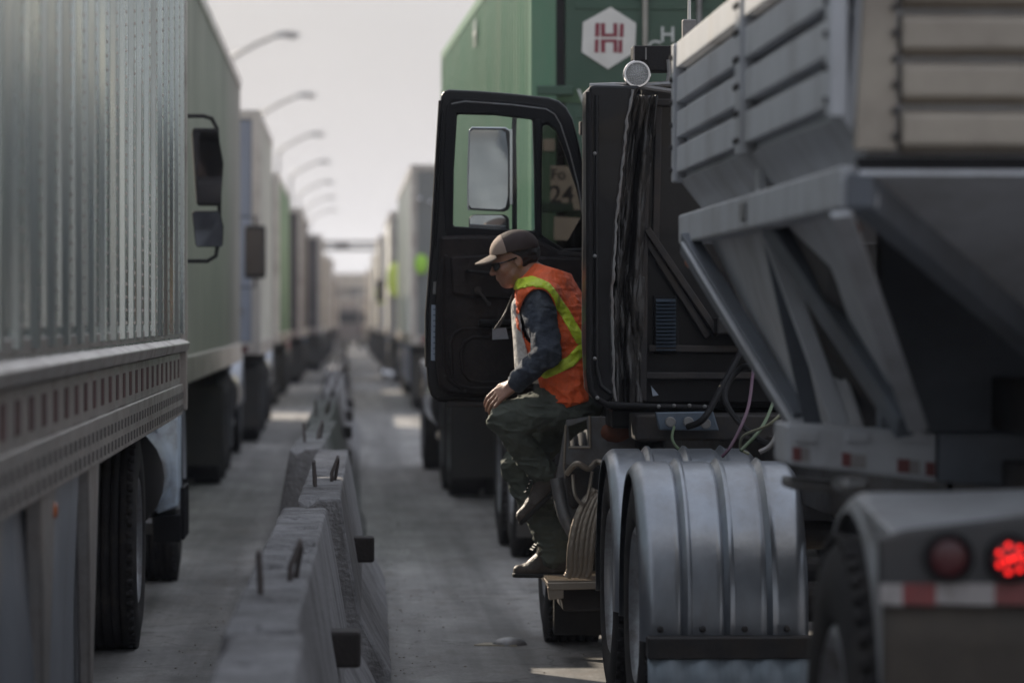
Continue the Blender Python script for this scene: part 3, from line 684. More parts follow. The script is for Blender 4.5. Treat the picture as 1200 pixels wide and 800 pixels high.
# ------------------------------------------------------------------ container truck (right lane, ahead of the black truck)
YW = .0211
t = thing('shipping_container', 'tall green shipping container with a white hexagon emblem on its doors', 'container')
Wc, Lc, zb, zt = 1.219, 12.19, 1.22, 4.08
m = MB(); m.box(-Wc + .05, Wc - .05, .12, Lc - .05, zb + .1, zt - .06).build('inner_shell', M['c_green'], t)
for sx in (-1, 1):
    m = MB(); b = m.b; pr = None; y = .16; pitch = .278; pts = []
    while y < Lc - .2:
        pts += [(y, 0), (y + .07, 0), (y + .139, .036), (y + .209, .036)]; y += pitch
    for (yy, dx) in pts:
        x = sx * (Wc - .005 - dx); row = [b.verts.new((x, yy, zb + .14)), b.verts.new((x, yy, zt - .09))]
        if pr: b.faces.new([pr[0], row[0], row[1], pr[1]])
        pr = row
    m.build('corrugated_side', M['c_green'], t)
m = MB()
for sx in (-1, 1):
    for y in (0, Lc - .16): m.box(sx * Wc - (.16 if sx > 0 else 0), sx * Wc + (0 if sx > 0 else .16), y, y + .16, zb, zt)
    m.box(sx * Wc - (.05 if sx > 0 else 0), sx * Wc + (0 if sx > 0 else .05), .16, Lc - .16, zb, zb + .14); m.box(sx * Wc - (.05 if sx > 0 else 0), sx * Wc + (0 if sx > 0 else .05), .16, Lc - .16, zt - .09, zt)
m.box(-Wc + .16, Wc - .16, 0, .12, zb, zb + .12); m.box(-Wc + .16, Wc - .16, 0, .12, zt - .1, zt)
m.build('corner_frame', M['c_green'], t, bev=.006)
MB().box(-Wc + .05, Wc - .05, .2, Lc - .1, zt - .055, zt - .02).build('roof', M['c_green'], t)
door_l = None
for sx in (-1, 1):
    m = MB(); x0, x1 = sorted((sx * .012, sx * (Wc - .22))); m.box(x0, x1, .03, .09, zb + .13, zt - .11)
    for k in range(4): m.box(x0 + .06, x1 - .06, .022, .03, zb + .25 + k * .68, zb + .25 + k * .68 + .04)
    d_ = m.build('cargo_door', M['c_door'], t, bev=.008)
    if sx < 0: door_l = d_
    m = MB(); m.box(min(sx * (Wc - .215), sx * (Wc - .162)), max(sx * (Wc - .215), sx * (Wc - .162)), .05, .1, zb + .12, zt - .1); m.build('door_gasket', M['blackmatte'], d_)
    for z in (zb + .35, zb + 1.02, zb + 1.75, zt - .42):
        m = MB(); m.box(min(sx * (Wc - .27), sx * (Wc - .04)), max(sx * (Wc - .27), sx * (Wc - .04)), -.012, .03, z, z + .06)
        m.build('hinge', M['c_door'], d_, bev=.008)
    for xx in (.50, .16):
        m = MB(); m.cyl((sx * xx, .0, zb + .05), (sx * xx, .0, zt - .03), .0175, seg=12)
        for z in (zb + .3, zb + 1.1, zt - .5): m.box(sx * xx - .05, sx * xx + .05, -.005, .03, z, z + .07)
        m.build('lock_rod', mat('galvanised_rod', (.30, .29, .26), .5, .5, .15, 9, dirt=(.14, .12, .1)) if xx == .50 and sx < 0 else M['grey_metal'], d_, smooth=False)
# emblem and lettering, placed on the door face (local x from the measured position)
def cl(px, py, d=24.0): 
    v = P(px, py, d); return (v.x - 1.157 - Wc * math.cos(YW), v.z)
def dpoly(pxs, m_, name, dep=.004, y=.02):
    mb = MB(); a = [cl(*p) for p in pxs]; mb.hull8([(x, y - dep, z) for x, z in a], [(x, y + .004, z) for x, z in a]); return mb.build(name, m_, door_l)
dpoly([(716, 8), (746, 27), (744.5, 61), (713, 81), (682, 61), (683.5, 26)], M['white'], 'emblem_plate')
for nm, pl in (('emblem_bar', [(698, 27), (703, 27), (702.5, 43), (697.5, 43)]), ('emblem_bar', [(727, 27.5), (731.5, 28), (731, 43.5), (726, 43.5)]),
               ('emblem_bar', [(697.5, 46), (702, 46), (701.5, 61.5), (697, 61.5)]), ('emblem_bar', [(725.5, 46.5), (730, 46.5), (729.5, 62), (725, 62)])):
    dpoly(pl, M['maroon'], nm, .007)
def uform(py0, py1, bar0, bar1, nm):
    mb = MB()
    for pl in ([(704.5, py0), (709.5, py0), (709.5, py1), (704.5, py1)], [(719.15, py0), (724, py0), (724, py1), (719.15, py1)], [(709.4, bar0), (719.6, bar0), (719.6, bar1), (709.4, bar1)]):
        a = [cl(*p) for p in pl]; mb.hull8([(x, .013, z) for x, z in a], [(x, .0235, z) for x, z in a])
    mb.build(nm, M['maroon'], door_l)
uform(27, 43, 39.3, 43, 'emblem_fork'); uform(46, 61.5, 46, 49.5, 'emblem_fork')
dpoly([(648, 102), (694, 104), (694, 121), (648, 119)], mat('old_decal_green', (.030, .075, .028), .6, 0, .1, 9), 'decal_patch', .003)
for ch, px, py, sz in (('W', 692, 116, .155), ('H', 693, 157, .17), ('H', 783, 41, .135), ('C', 767, 57, .135)):
    x, z = cl(px, py); text(ch, sz, M['letter'], door_l, (x, .018, z), 'back')
o = dpoly([(645, 194), (683, 196), (683, 246), (645, 244)], M['plate'], 'number_plate', .004, -.006)
for s_, px, py, sz in (('Fo', 654, 205, .095), ('24', 658, 229, .155)):
    x, z = cl(px, py); text(s_, sz, M['letter_dk'], o, (x, -.012, z), 'back')
dpoly([(649, 254), (686, 256), (686, 283), (649, 281)], M['plate'], 'notice_plate', .004, -.018)
dpoly([(636, 163), (650, 163), (650, 177), (636, 177)], M['plate'], 'sticker', .004, -.006)
xs, z = 0, 0
put(t, 1.157 + Wc * math.cos(YW), 24.0 + Wc * math.sin(YW), YW)
text('HH', .30, M['letter'], t, (-Wc - .012, 6.2, 3.80), 'left')
t.children[-1].name = 'side_lettering'
# chassis
t = thing('container_chassis', 'dark skeletal chassis carrying the green container', 'trailer')
m = MB()
for x in (-.4, .4): m.box(x - .07, x + .07, .1, 12.1, .95, 1.2)
for y in (.05, 2.6, 4.2, 7.5, 11.8): m.box(-1.2, 1.2, y, y + .16, 1.05, 1.215)
m.build('frame', M['dark_metal'], t, bev=.006)
for sx in (-1, 1):
    for y in (1.15, 2.45): wheel(t, sx * 1.17, y, sx); wheel(t, sx * .86, y, -sx)
    MB().box(sx * 1.0 - .31, sx * 1.0 + .31, .45, .465, .18, 1.0).build('mud_flap', M['flap'], t)
    MB().cyl((sx * .95, .0, 1.0), (sx * .95, .04, 1.0), .055, seg=14).build('tail_lamp', M['lens_off'], t)
m = MB(); m.box(-1.1, 1.1, .05, .15, .5, .6); m.box(-.7, -.6, .06, .14, .6, 1.0); m.box(.6, .7, .06, .14, .6, 1.0); m.build('underride_guard', M['dark_metal'], t)
put(t, 1.157 + Wc + .03, 24.0, YW)
t = make_tractor(mm['cabk'], 'dark tractor ahead of the green container', 'tractors queued in the right lane', mir=False); put(t, 2.10, 34.3, YW)

# ------------------------------------------------------------------ hopper trailer (right foreground)
t = thing('hopper_trailer', 'grey ribbed hopper trailer with a lit red rear lamp filling the right side', 'trailer')
XH, XR, YR, YF = 1.11, 3.55, 8.60, 12.80
m = MB()
m.hull8([(XH + .02, YR, 2.02), (XR - .02, YR, 2.02), (XR - .06, YR, 2.47), (XH + .05, YR, 2.47)], [(XH + .02, YF, 2.04), (XR - .02, YF, 2.04), (XR - .02, YF, 2.47), (XH + .02, YF, 2.47)])
m.build('hopper_body', M['hopper'], t)
mr_ = MB(); z = 2.055
while z < 2.44:          # pressed boards on the left side, each a raised panel with a groove between
    for y0, y1 in ((YR + .09, 10.56), (10.72, YF - .07)):
        mr_.hull8([(XH + .03, y0, z + .004), (XH - .012, y0, z + .006), (XH - .010, y0, z + .090), (XH + .03, y0, z + .104)],
                  [(XH + .03, y1, z + .004), (XH - .012, y1, z + .006), (XH - .010, y1, z + .090), (XH + .03, y1, z + .104)])
    z += .116
mr_.build('side_boards', M['hopper'], t, bev=.003)
for y0, y1 in ((YR, YR + .085), (10.565, 10.715), (YF - .065, YF + .005)):
    m = MB(); m.box(XH - .022, XH + .02, y0, y1, 2.03, 2.49)
    po = m.build('side_post', M['hopper'], t, bev=.005)
m = MB()
for y in (YR + .045, 10.60, 10.68, YF - .03):
    z = 2.07
    while z < 2.46: m.cyl((XH - .022, y, z), (XH - .031, y, z), .009, seg=6); z += .075
m.build('bolts', M['dark_metal'], po)
# cover of the hopper, sloping up from the eave
m = MB(); m.hull8([(XH - .01, YR - .01, 2.47), (XR, YR - .01, 2.47), (XR - .5, YR - .01, 2.72), (XH + .5, YR - .01, 2.72)], [(XH - .01, YF + .01, 2.47), (XR, YF + .01, 2.47), (XR - .5, YF + .01, 2.72), (XH + .5, YF + .01, 2.72)])
m.build('cover', M['tarp'], t, bev=.02)
# tapering lower band and rail
m = MB(); m.hull8([(XH + .005, YR, 2.03), (XH + .08, YR + .02, 1.925), (XR - .08, YR + .02, 1.925), (XR, YR, 2.03)], [(XH + .005, YF, 2.04), (XH + .08, YF - .06, 1.935), (XR - .08, YF - .06, 1.935), (XR, YF, 2.04)])
m.build('taper_band', M['hopper'], t)
m = MB(); m.box(XH + .035, XH + .05, 10.6, 10.7, 1.93, 2.04); m.build('seam_strap', M['hopper'], t)
m = MB(); m.box(XH, XH + .09, YR, YF - .02, 1.825, 1.922); m.box(XH + .09, XR, YF - .12, YF - .02, 1.825, 1.92); m.build('side_rail', M['hopper'], t, bev=.008)
MB().box(XH - .008, XH, 10.6, 10.72, 1.85, 1.9).build('rail_plate', M['grey_metal'], t, bev=.003)
# rear face
m = MB(); m.hull8([(XH + .03, YR - .035, 1.955), (XH + .125, YR - .035, 1.955), (XH + .125, YR - .035, 2.48), (XH + .06, YR - .035, 2.48)], [(XH + .03, YR - .001, 1.955), (XH + .125, YR - .001, 1.955), (XH + .125, YR - .001, 2.48), (XH + .06, YR - .001, 2.48)])
m.build('rear_corner_plate', M['hopper_warm'], t, bev=.004)
m = MB()
z = 1.945
while z < 2.46:
    m.hull8([(XH + .135, YR - .002, z + .002), (XH + .135, YR - .05, z + .022), (XH + .135, YR - .05, z + .088), (XH + .135, YR - .002, z + .106)],
            [(XR - .13, YR - .002, z + .002), (XR - .13, YR - .05, z + .022), (XR - .13, YR - .05, z + .088), (XR - .13, YR - .002, z + .106)])
    z += .108
rb = m.build('rear_boards', M['hopper_warm'], t, bev=.006)
m = MB()
for k in range(9): m.cyl((XH + .12, YR - .034, 1.985 + k * .058), (XH + .12, YR - .046, 1.985 + k * .058), .0085, seg=8)
m.build('bolts', M['dark_metal'], t)
m = MB(); m.box(XH + .04, XR - .04, YR - .02, YR + .03, 1.905, 1.94); m.build('painted_shadow_gap', M['blackmatte'], t)  # black strip stands in for the shadow under the rear boards
# rear slope sheet with its thick edge flange
A0 = Vector((XH + .01, YR - .03, 1.905)); B0 = Vector((XR - .01, YR - .03, 1.905)); A1 = Vector((1.98, 9.95, 1.38)); B1 = Vector((2.68, 9.95, 1.38))
MB().sheet([A0 + Vector((.03, 0, 0)), B0, B1, A1 + Vector((.03, 0, 0))], .012).build('rear_slope_sheet', M['hopper'], t)
m = MB(); dn = Vector((0, .012, -.078)); m.hull8([A0, A0 + Vector((.06, 0, 0)), A0 + Vector((.06, 0, 0)) + dn, A0 + dn], [A1, A1 + Vector((.06, 0, 0)), A1 + Vector((.06, 0, 0)) + dn, A1 + dn])
m.hull8([B0, B0 - Vector((.06, 0, 0)), B0 - Vector((.06, 0, 0)) + dn, B0 + dn], [B1, B1 - Vector((.06, 0, 0)), B1 - Vector((.06, 0, 0)) + dn, B1 + dn])
m.build('slope_flange', M['hopper_dark'], t, bev=.006)
# side sheets and ribs fanning down to the bottom frame
def fan(pa, pb, off=0): return (P(*pa), P(*pb))
def panel(pts, m_, name='side_sheet', th=.008): return MB().sheet([P(*p) for p in pts], th, (-1, .1, -.3)).build(name, m_, t)
panel([(832, 276, 12.35), (893, 266, 11.15), (949, 499, 11.35), (938, 499, 11.6)], M['hopper'])
panel([(905, 262, 11.0), (926, 258, 10.7), (1012, 499, 10.75), (965, 499, 11.1)], M['hopper'])
panel([(924, 262, 10.5), (985, 250, 8.95), (1074, 502, 10.05), (1052, 501, 10.25)], M['hopper'])
MB().sheet([P(835, 270, 12.6), P(985, 245, 9.4), P(1070, 505, 10.5), P(945, 505, 11.8)], .01).build('gap_shade_sheet', M['dark_metal'], t)  # dark sheet stands in for the shade in gaps between the panels
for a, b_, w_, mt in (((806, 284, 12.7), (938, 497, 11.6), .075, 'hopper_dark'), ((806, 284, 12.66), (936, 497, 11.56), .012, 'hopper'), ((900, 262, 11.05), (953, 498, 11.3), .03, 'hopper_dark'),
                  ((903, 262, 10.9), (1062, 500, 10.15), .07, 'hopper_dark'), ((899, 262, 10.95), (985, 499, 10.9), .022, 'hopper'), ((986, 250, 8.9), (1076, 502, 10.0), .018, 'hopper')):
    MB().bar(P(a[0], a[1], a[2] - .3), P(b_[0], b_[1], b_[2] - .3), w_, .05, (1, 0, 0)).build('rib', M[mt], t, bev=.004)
MB().box(1.45, 3.1, 10.35, 10.45, 1.2, 1.95).build('front_slope_sheet', M['hopper_dark'], t)
m = MB(); m.box(1.75, 1.85, 8.5, 12.6, 1.28, 1.42); m.box(2.75, 2.85, 8.5, 12.6, 1.28, 1.42); m.box(1.85, 2.75, 9.5, 9.62, 1.3, 1.42); m.build('inner_frame', M['dark_metal'], t, bev=.008)
m = MB(); m.cyl((1.9, 9.3, 1.5), (2.7, 9.3, 1.5), .16, seg=20); m.box(1.95, 2.5, 9.0, 9.4, 1.28, 1.5); m.build('gate_cylinder', M['dark_metal'], t, bev=.01)
# bottom cross frame with tape
def slab(pl, y0, y1, m_, name, parent=None, bev=.004):
    mb = MB(); a = [(PX(p[0], y0), PZ(p[1], y0)) for p in pl]; mb.hull8([(x, y0, z) for x, z in a], [(x, y1, z) for x, z in a]); return mb.build(name, m_, parent or t, bev=bev)
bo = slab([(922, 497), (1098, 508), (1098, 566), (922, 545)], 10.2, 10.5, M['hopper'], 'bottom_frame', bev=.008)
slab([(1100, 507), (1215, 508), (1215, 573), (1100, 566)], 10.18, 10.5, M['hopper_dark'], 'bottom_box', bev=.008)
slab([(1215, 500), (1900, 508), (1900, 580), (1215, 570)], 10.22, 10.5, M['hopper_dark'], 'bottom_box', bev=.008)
for k, (x0, x1, w_) in enumerate(((929, 939, 0), (940, 949, 1), (987, 997, 0), (997, 1004, 1), (1004, 1015, 1), (1052, 1066, 0), (1066, 1078, 1), (1085, 1096, 0))):
    dy = (x0 - 922) * .115; slab([(x0, 523 + dy), (x1, 524 + dy), (x1, 540 + dy), (x0, 539 + dy)], 10.195, 10.2, M['tapew' if w_ else 'red'], 'reflector', bo, 0)
for x0 in (932, 992, 1058): slab([(x0, 505), (x0 + 26, 506), (x0 + 26, 519), (x0, 518)], 10.185, 10.2, M['hopper'], 'bolt_plate', bo, .003)
slab([(986, 562), (1022, 560), (1022, 580), (986, 580)], 10.0, 10.25, M['grey_metal'], 'hanger', bev=.02)
slab([(925, 560), (985, 566), (985, 578), (925, 574)], 10.4, 10.6, M['grey_metal'], 'hanger', bev=.01)
m = MB(); m.box(1.75, 1.87, 7.8, 13.4, 1.0, 1.2); m.box(2.7, 2.82, 7.8, 13.4, 1.0, 1.2)
for y in (8.2, 9.6, 11, 12.6): m.box(1.75, 2.82, y, y + .12, 1.06, 1.16)
m.build('chassis_rails', M['dark_metal'], t, bev=.006)
# rear axle, fender, lamp panel
WC = (8.73, .55)
for x, s_ in ((1.24, -1), (1.55, 1), (3.05, -1), (3.36, 1)): wheel(t, x, WC[0], s_, .53, .535)
MB().cyl((1.4, WC[0], .55), (3.2, WC[0], .55), .07).build('axle', M['dark_metal'], t)
def arc_fender(xa, xb, c, r_, a0, a1, th=.012, ribs=(), name='fender', m_=None, parent=None, seg=44, bead=.014):
    """sheet bent round a wheel: angle 0 points to the rear (-y), 90 up"""
    m = MB(); n_ = 64; prof = []
    xs_ = [xa + (xb - xa) * k / n_ for k in range(n_ + 1)]
    def dr(x):
        e = 0
        for rx, rw, rh in ribs:
            q_ = abs(x - rx) / rw
            if q_ < 1: e += rh * (math.cos(q_ * math.pi) + 1) / 2
        ed = min(x - xa, xb - x)
        if ed < .045: e -= (.045 - ed) ** 2 / .045 * .75 
        return e
    pr = None; b = m.b
    for k in range(seg + 1):
        a = a0 + (a1 - a0) * k / seg; row = []
        up = [(x, r_ + dr(x)) for x in xs_] + [(x, r_ + dr(x) - th) for x in reversed(xs_)]
        for x, rr in up: row.append(b.verts.new((x, c[0] - rr * math.cos(a), c[1] + rr * math.sin(a))))
        if pr:
            for i in range(len(row)): b.faces.new([pr[i], pr[(i + 1) % len(row)], row[(i + 1) % len(row)], row[i]])
        else: b.faces.new(row)
        pr = row
    b.faces.new(pr[::-1])
    return m.build(name, m_ or M['steel_fender'], parent or t, smooth=True)
WF = mat('dull_grey_fender', (.25, .255, .265), .5, .1, .15, 5, .06, 30, dirt=(.12, .105, .09), damt=.6, dscale=4)
arc_fender(1.15, 1.72, (WC[0] + .02, .585), .595, R(4), R(178), name='wheel_fender', m_=WF)
arc_fender(2.9, 3.55, (WC[0] + .02, .585), .60, R(-3), R(178), name='wheel_fender', m_=WF)
m = MB(); m.hull8([(1.16, 8.05, 1.04), (1.16, 8.05, 1.115), (1.9, 8.05, 1.178), (1.9, 8.05, 1.04)], [(1.16, 8.75, 1.14), (1.16, 8.75, 1.175), (1.9, 8.75, 1.2), (1.9, 8.75, 1.14)]); m.build('fender_top', WF, t, bev=.01)
YP = 8.0
def rp_(pl, m_, name, y0=YP, y1=None, parent=None, bev=.003): return slab(pl, y0, y1 or y0 + .03, m_, name, parent, bev)
pnl = rp_([(1030, 632), (1060, 622), (1330, 590), (1330, 712), (1030, 712)], M['hopper_dark'], 'lamp_panel', bev=.008)
pnl.data.materials[0] = mat('lamp_panel_paint', (.035, .034, .036), .5, .1, .15, 9, dirt=(.12, .1, .085), damt=.5)
for k, (x0, x1, c) in enumerate(((1031, 1058, 'tapew'), (1058, 1097, 'red'), (1097, 1166, 'tapew'), (1166, 1210, 'red'), (1210, 1280, 'tapew'), (1280, 1325, 'red'))):
    rp_([(x0, 685), (x1, 685), (x1, 711), (x0, 709)], M[c], 'reflective_tape', YP - .004, YP, pnl, 0)
for px, py, on in ((1112, 652, 0), (1184, 654, 1)):
    c = P(px, py, YP); r_ = 24 / 4500 * YP
    lo = MB().lathe([(-.02, r_ * 1.22), (-.022, r_ * 1.02), (.005, r_ * 1.0), (.005, r_ * 1.28)], c, 'y', 32).build('lamp_housing', M['blackmatte'], t, smooth=True)
    MB().lathe([(-.012, .0005), (-.012, r_ * .6), (-.005, r_ * .98), (.003, r_ * .98), (.003, .0005)], c, 'y', 32).build('lens', M['lens_off'], lo, smooth=True)
    if on:
        for k in range(10):
            a = k * 2 * math.pi / 7; rr = 0 if k == 9 else r_ * .66
            if k == 7: rr = r_ * .27; a = .3
            if k == 8: rr = r_ * .27; a = 3.5
            MB().ball((c.x + rr * math.cos(a), c.y - .014, c.z + rr * math.sin(a)), r_ * .135, 2, (1, .5, 1)).build('diode', M['lens_on'], lo, smooth=True)
m = MB(); y = YP + .02; b = m.b; pr = None
for i in range(30):
    x = 1.125 + .55 * i / 29; row = [b.verts.new((x, y + .012 * math.sin(i * .7) * (1 - j / 10) + .02 * (1 - j / 10), .08 + .9 * j / 10)) for j in range(11)]
    if pr:
        for j in range(10): b.faces.new([pr[j], row[j], row[j + 1], pr[j + 1]])
    pr = row
fl = m.build('mud_flap', mat('dirty_flap', (.045, .036, .028), .75, 0, .2, 5, .2, 20, dirt=(.09, .075, .06), damt=.6, dscale=4), t, smooth=True); sd = fl.modifiers.new('s', 'SOLIDIFY'); sd.thickness = .01
for px, py, d_ in ((1000, 270, 9.2), (811, 305, 12.7)): 
    MB().ball(P(px, py, d_), .022 if d_ < 10 else .026, 2, (1, .8, 1.1)).build('marker_lamp', M['amber'], t, smooth=True)
settle(t, (2.3, 10.5, 0))
# ------------------------------------------------------------------ black tractor (worker's truck)
t = thing('black_tractor', 'black day cab tractor with its driver door open and ribbed metal wheel fenders', 'truck')
BK = M['black']
def slab_(pl, y0, y1, m_, name, parent=None, bev=.004, yref=None, holes=None):
    yr = yref or y0
    o_ = [(PX(p[0], yr), PZ(p[1], yr)) for p in pl]
    mb = MB()
    if holes: mb.plate(o_, [[(PX(p[0], yr), PZ(p[1], yr)) for p in h_] for h_ in holes], y0, y1)
    else: mb.hull8([(x, y0, z) for x, z in o_], [(x, y1, z) for x, z in o_])
    return mb.build(name, m_, parent or t, bev=bev)
CX0, CX1 = 1.125, 3.25
# cab: rear wall, roof, floor, far side, front
m = MB(); m.box(CX0 + .02, CX1, 16.62, 16.66, 1.18, 2.55); m.box(CX0 + .02, CX1, 16.62, 17.95, 2.55, 2.60); m.box(CX0 + .03, CX1, 16.62, 18.2, 1.10, 1.18)
m.box(CX1 - .04, CX1, 16.66, 17.95, 1.18, 2.55); m.box(CX0 + .03, CX1, 17.95, 18.0, 1.18, 1.95); m.box(CX0 + .02, CX0 + .10, 17.90, 18.0, 1.18, 2.56); m.box(CX0 + .02, CX0 + .08, 16.62, 16.78, 1.18, 2.55)
m.build('cab', BK, t, bev=.01)
m = MB(); m.hull8([(CX0 + .08, 18.0, 1.0), (CX1 - .08, 18.0, 1.0), (CX1 - .25, 18.0, 1.82), (CX0 + .25, 18.0, 1.82)], [(CX0 + .3, 20.5, .95), (CX1 - .3, 20.5, .95), (CX1 - .4, 20.5, 1.6), (CX0 + .4, 20.5, 1.6)]); m.build('hood', BK, t, bev=.06)
MB().box(CX0 + .2, CX1 - .2, 20.5, 20.65, .45, .75).build('bumper', M['chrome'], t, bev=.03)
m = MB(); m.box(1.4, 1.95, 17.0, 17.5, 1.2, 1.62); m.box(1.4, 1.95, 16.85, 17.0, 1.5, 2.2); m.build('seat', M['doorpad'], t, bev=.05)
m = MB(); m.box(CX0 + .1, CX1 - .1, 17.75, 17.95, 1.5, 1.98); m.build('dashboard', M['blackmatte'], t, bev=.04)
# rear quarter panel (side extender) with a rolled edge
slab_([(690, 101), (697, 99), (750, 100), (735, 140), (722, 260), (717, 345), (720, 462), (714, 472), (702, 470), (692, 458), (689, 400)], 16.15, 16.6, BK, 'side_extender', bev=.012)
pts = [(690, 108), (690.5, 250), (690.5, 440), (693, 458), (700, 468), (712, 474), (760, 476), (832, 478)]
MB().tube([P(a, b_, 16.12) for a, b_ in pts], .014, 10).build('extender_edge', M['blackmatte'], t, smooth=True)
pts = [(699, 112), (698.5, 250), (699, 430), (704, 452), (716, 461)]
MB().tube([P(a, b_, 16.14) for a, b_ in pts], .009, 8).build('extender_bead', BK, t, smooth=True)
random.seed(3); pl_ = []
for k in range(60):
    f = k / 59; y = 105 + 365 * f; x = np.interp(y, [105, 140, 260, 345, 462, 470], [742, 735, 722, 717, 719, 722]); pl_.append(P(x + random.uniform(-.8, .8), y, 16.13))
MB().tube(pl_, [.004 + .004 * random.random() for _ in pl_], 6).build('extender_seam', M['grey_metal'], t, smooth=True)
MB().tube([P(691, 101, 16.2), P(720, 100, 16.2), P(752, 102, 16.25), P(792, 108, 16.3)], .012, 8).build('roof_gutter', M['grey_metal'], t, smooth=True)
# soft crumpled curtain beside the rear wall
def drape(x0, x1, z0, z1, y, amp, name, m_, seed, nx_=46, nz_=90, edge=None):
    m = MB(); b = m.b; pr = None
    for i in range(nx_ + 1):
        row = []
        for j in range(nz_ + 1):
            px = x0 + (x1 - x0) * i / nx_; py = z0 + (z1 - z0) * j / nz_
            if edge: px = edge(px, py, i / nx_)
            v = Vector((i / nx_ * 3.1 + seed, j / nz_ * 5.0, seed * 1.7))
            d = (mnoise.noise(v) + .5 * mnoise.noise(v * 2.3) + .3 * abs(mnoise.noise(v * 5.1))) * amp
            row.append(b.verts.new(P(px, py, y + d)))
        if pr:
            for j in range(nz_): b.faces.new([pr[j], row[j], row[j + 1], pr[j + 1]])
        pr = row
    o = m.build(name, m_, t, smooth=True); o.modifiers.clear(); s_ = o.modifiers.new('s', 'SOLIDIFY'); s_.thickness = .006; return o
drape(0, 1, 112, 474, 16.42, .06, 'insulation_blanket', mat('quilted_cover', (.020, .019, .019), .42, 0, .35, 7, .5, 18, dirt=(.085, .075, .065), damt=.7, dscale=4), 4.2,
      edge=lambda px, py, f: np.interp(py, [105, 140, 260, 345, 474], [744, 736, 723, 717, 718]) * (1 - f) + np.interp(py, [105, 180, 300, 474], [772, 764, 756, 752]) * f)
# rear wall details
rw = slab_([(752, 100), (960, 100), (960, 472), (754, 472)], 16.5, 16.6, BK, 'rear_wall', bev=.006)
for a, b_, w_ in (((757, 120, 16.46), (753, 470, 16.46), .045), ((772, 118, 16.47), (768, 300, 16.47), .02), ((755, 440, 16.46), (930, 440, 16.46), .02), ((758, 268, 16.44), (842, 392, 16.44), .035), ((758, 282, 16.45), (830, 395, 16.45), .012),
                 ((760, 408, 16.46), (950, 410, 16.46), .015), ((757, 120, 16.46), (900, 122, 16.46), .03), ((893, 200, 16.46), (893, 440, 16.46), .03)):
    MB().bar(P(*a), P(*b_), w_, .03, (1, 0, .01)).build('wall_rib', M['dark_metal'], rw, bev=.005)
m = MB()
for k in range(14): 
    z = PZ(350 + k * 4.4, 16.45); m.hull8([(PX(769, 16.45), 16.47, z), (PX(792, 16.45), 16.47, z), (PX(792, 16.45), 16.44, z - .012), (PX(769, 16.45), 16.44, z - .012)], [(PX(769, 16.45), 16.475, z - .003), (PX(792, 16.45), 16.475, z - .003), (PX(792, 16.45), 16.445, z - .015), (PX(769, 16.45), 16.445, z - .015)])
m.build('louver_vent', M['blue_metal'], rw)
slab_([(766, 346), (795, 346), (795, 414), (766, 414)], 16.47, 16.5, M['blackmatte'], 'vent_frame', rw, bev=.004)
slab_([(840, 372), (900, 372), (900, 392), (840, 392)], 16.3, 16.5, M['dark_metal'], 'wall_box', rw, bev=.01)
slab_([(763, 452), (772, 463), (765, 464)], 16.485, 16.499, M['label'], 'small_decal', rw, 0)
# junction panel with couplings and hoses
jp = slab_([(768, 483), (836, 482), (843, 505), (773, 504)], 16.1, 16.16, M['blue_metal'], 'coupling_panel', bev=.006)
for px, py in ((785, 494), (806, 494), (826, 496)):
    c = P(px, py, 16.08); MB().cyl(c, c + Vector((0, -.05, 0)), .022, seg=12).build('air_coupling', M['grey_metal'], jp, bev=.004)
MB().box(CX0 + .1, 3.0, 16.2, 16.6, 1.06, 1.17).build('rear_deck', M['dark_metal'], t, bev=.01)
def hose(pl, r_, m_, name='air_hose'): MB().tube(smooth_path([P(*p) for p in pl]), r_, 8).build(name, m_, t, smooth=True)
def smooth_path(p, n_=8):
    o_ = []; p = [p[0]] + list(p) + [p[-1]]
    for i in range(1, len(p) - 2):
        for k in range(n_):
            u = k / n_; a, b_, c, d = p[i - 1], p[i], p[i + 1], p[i + 2]
            o_.append(.5 * ((2 * b_) + (c - a) * u + (2 * a - 5 * b_ + 4 * c - d) * u * u + (3 * b_ - a - 3 * c + d) * u ** 3))
    return o_ + [p[-1]]
HP = mat('hose_purple', (.10, .05, .08), .5, 0, .2, 12, dirt=(.08, .06, .05)); HG = mat('hose_green', (.09, .13, .07), .5, 0, .2, 12, dirt=(.08, .07, .05)); HO = mat('hose_olive', (.20, .20, .13), .5, 0, .2, 12, dirt=(.08, .07, .05))
hose([(886, 412, 15.9), (882, 440, 15.6), (876, 480, 15.3), (858, 520, 15.2), (846, 535, 15.2)], .007, HP)
hose([(915, 430, 15.5), (908, 465, 15.3), (893, 500, 15.1), (868, 528, 15.0)], .007, HG)
hose([(920, 480, 14.9), (900, 498, 14.9), (872, 510, 15.1), (868, 525, 15.2), (878, 532, 15.2)], .006, HO)
hose([(790, 500, 16.0), (788, 515, 15.9), (800, 528, 15.8), (830, 530, 15.7)], .006, HG)
hose([(870, 408, 16.2), (845, 455, 16.0), (825, 490, 15.9), (806, 500, 15.95)], .014, M['blackmatte'])
hose([(905, 440, 15.6), (870, 430, 15.9), (850, 470, 15.8), (900, 520, 15.4), (960, 500, 14.8)], .013, M['blackmatte'])
hose([(940, 470, 14.5), (920, 490, 14.6), (905, 520, 14.6), (890, 530, 14.6)], .011, M['grey_metal'])
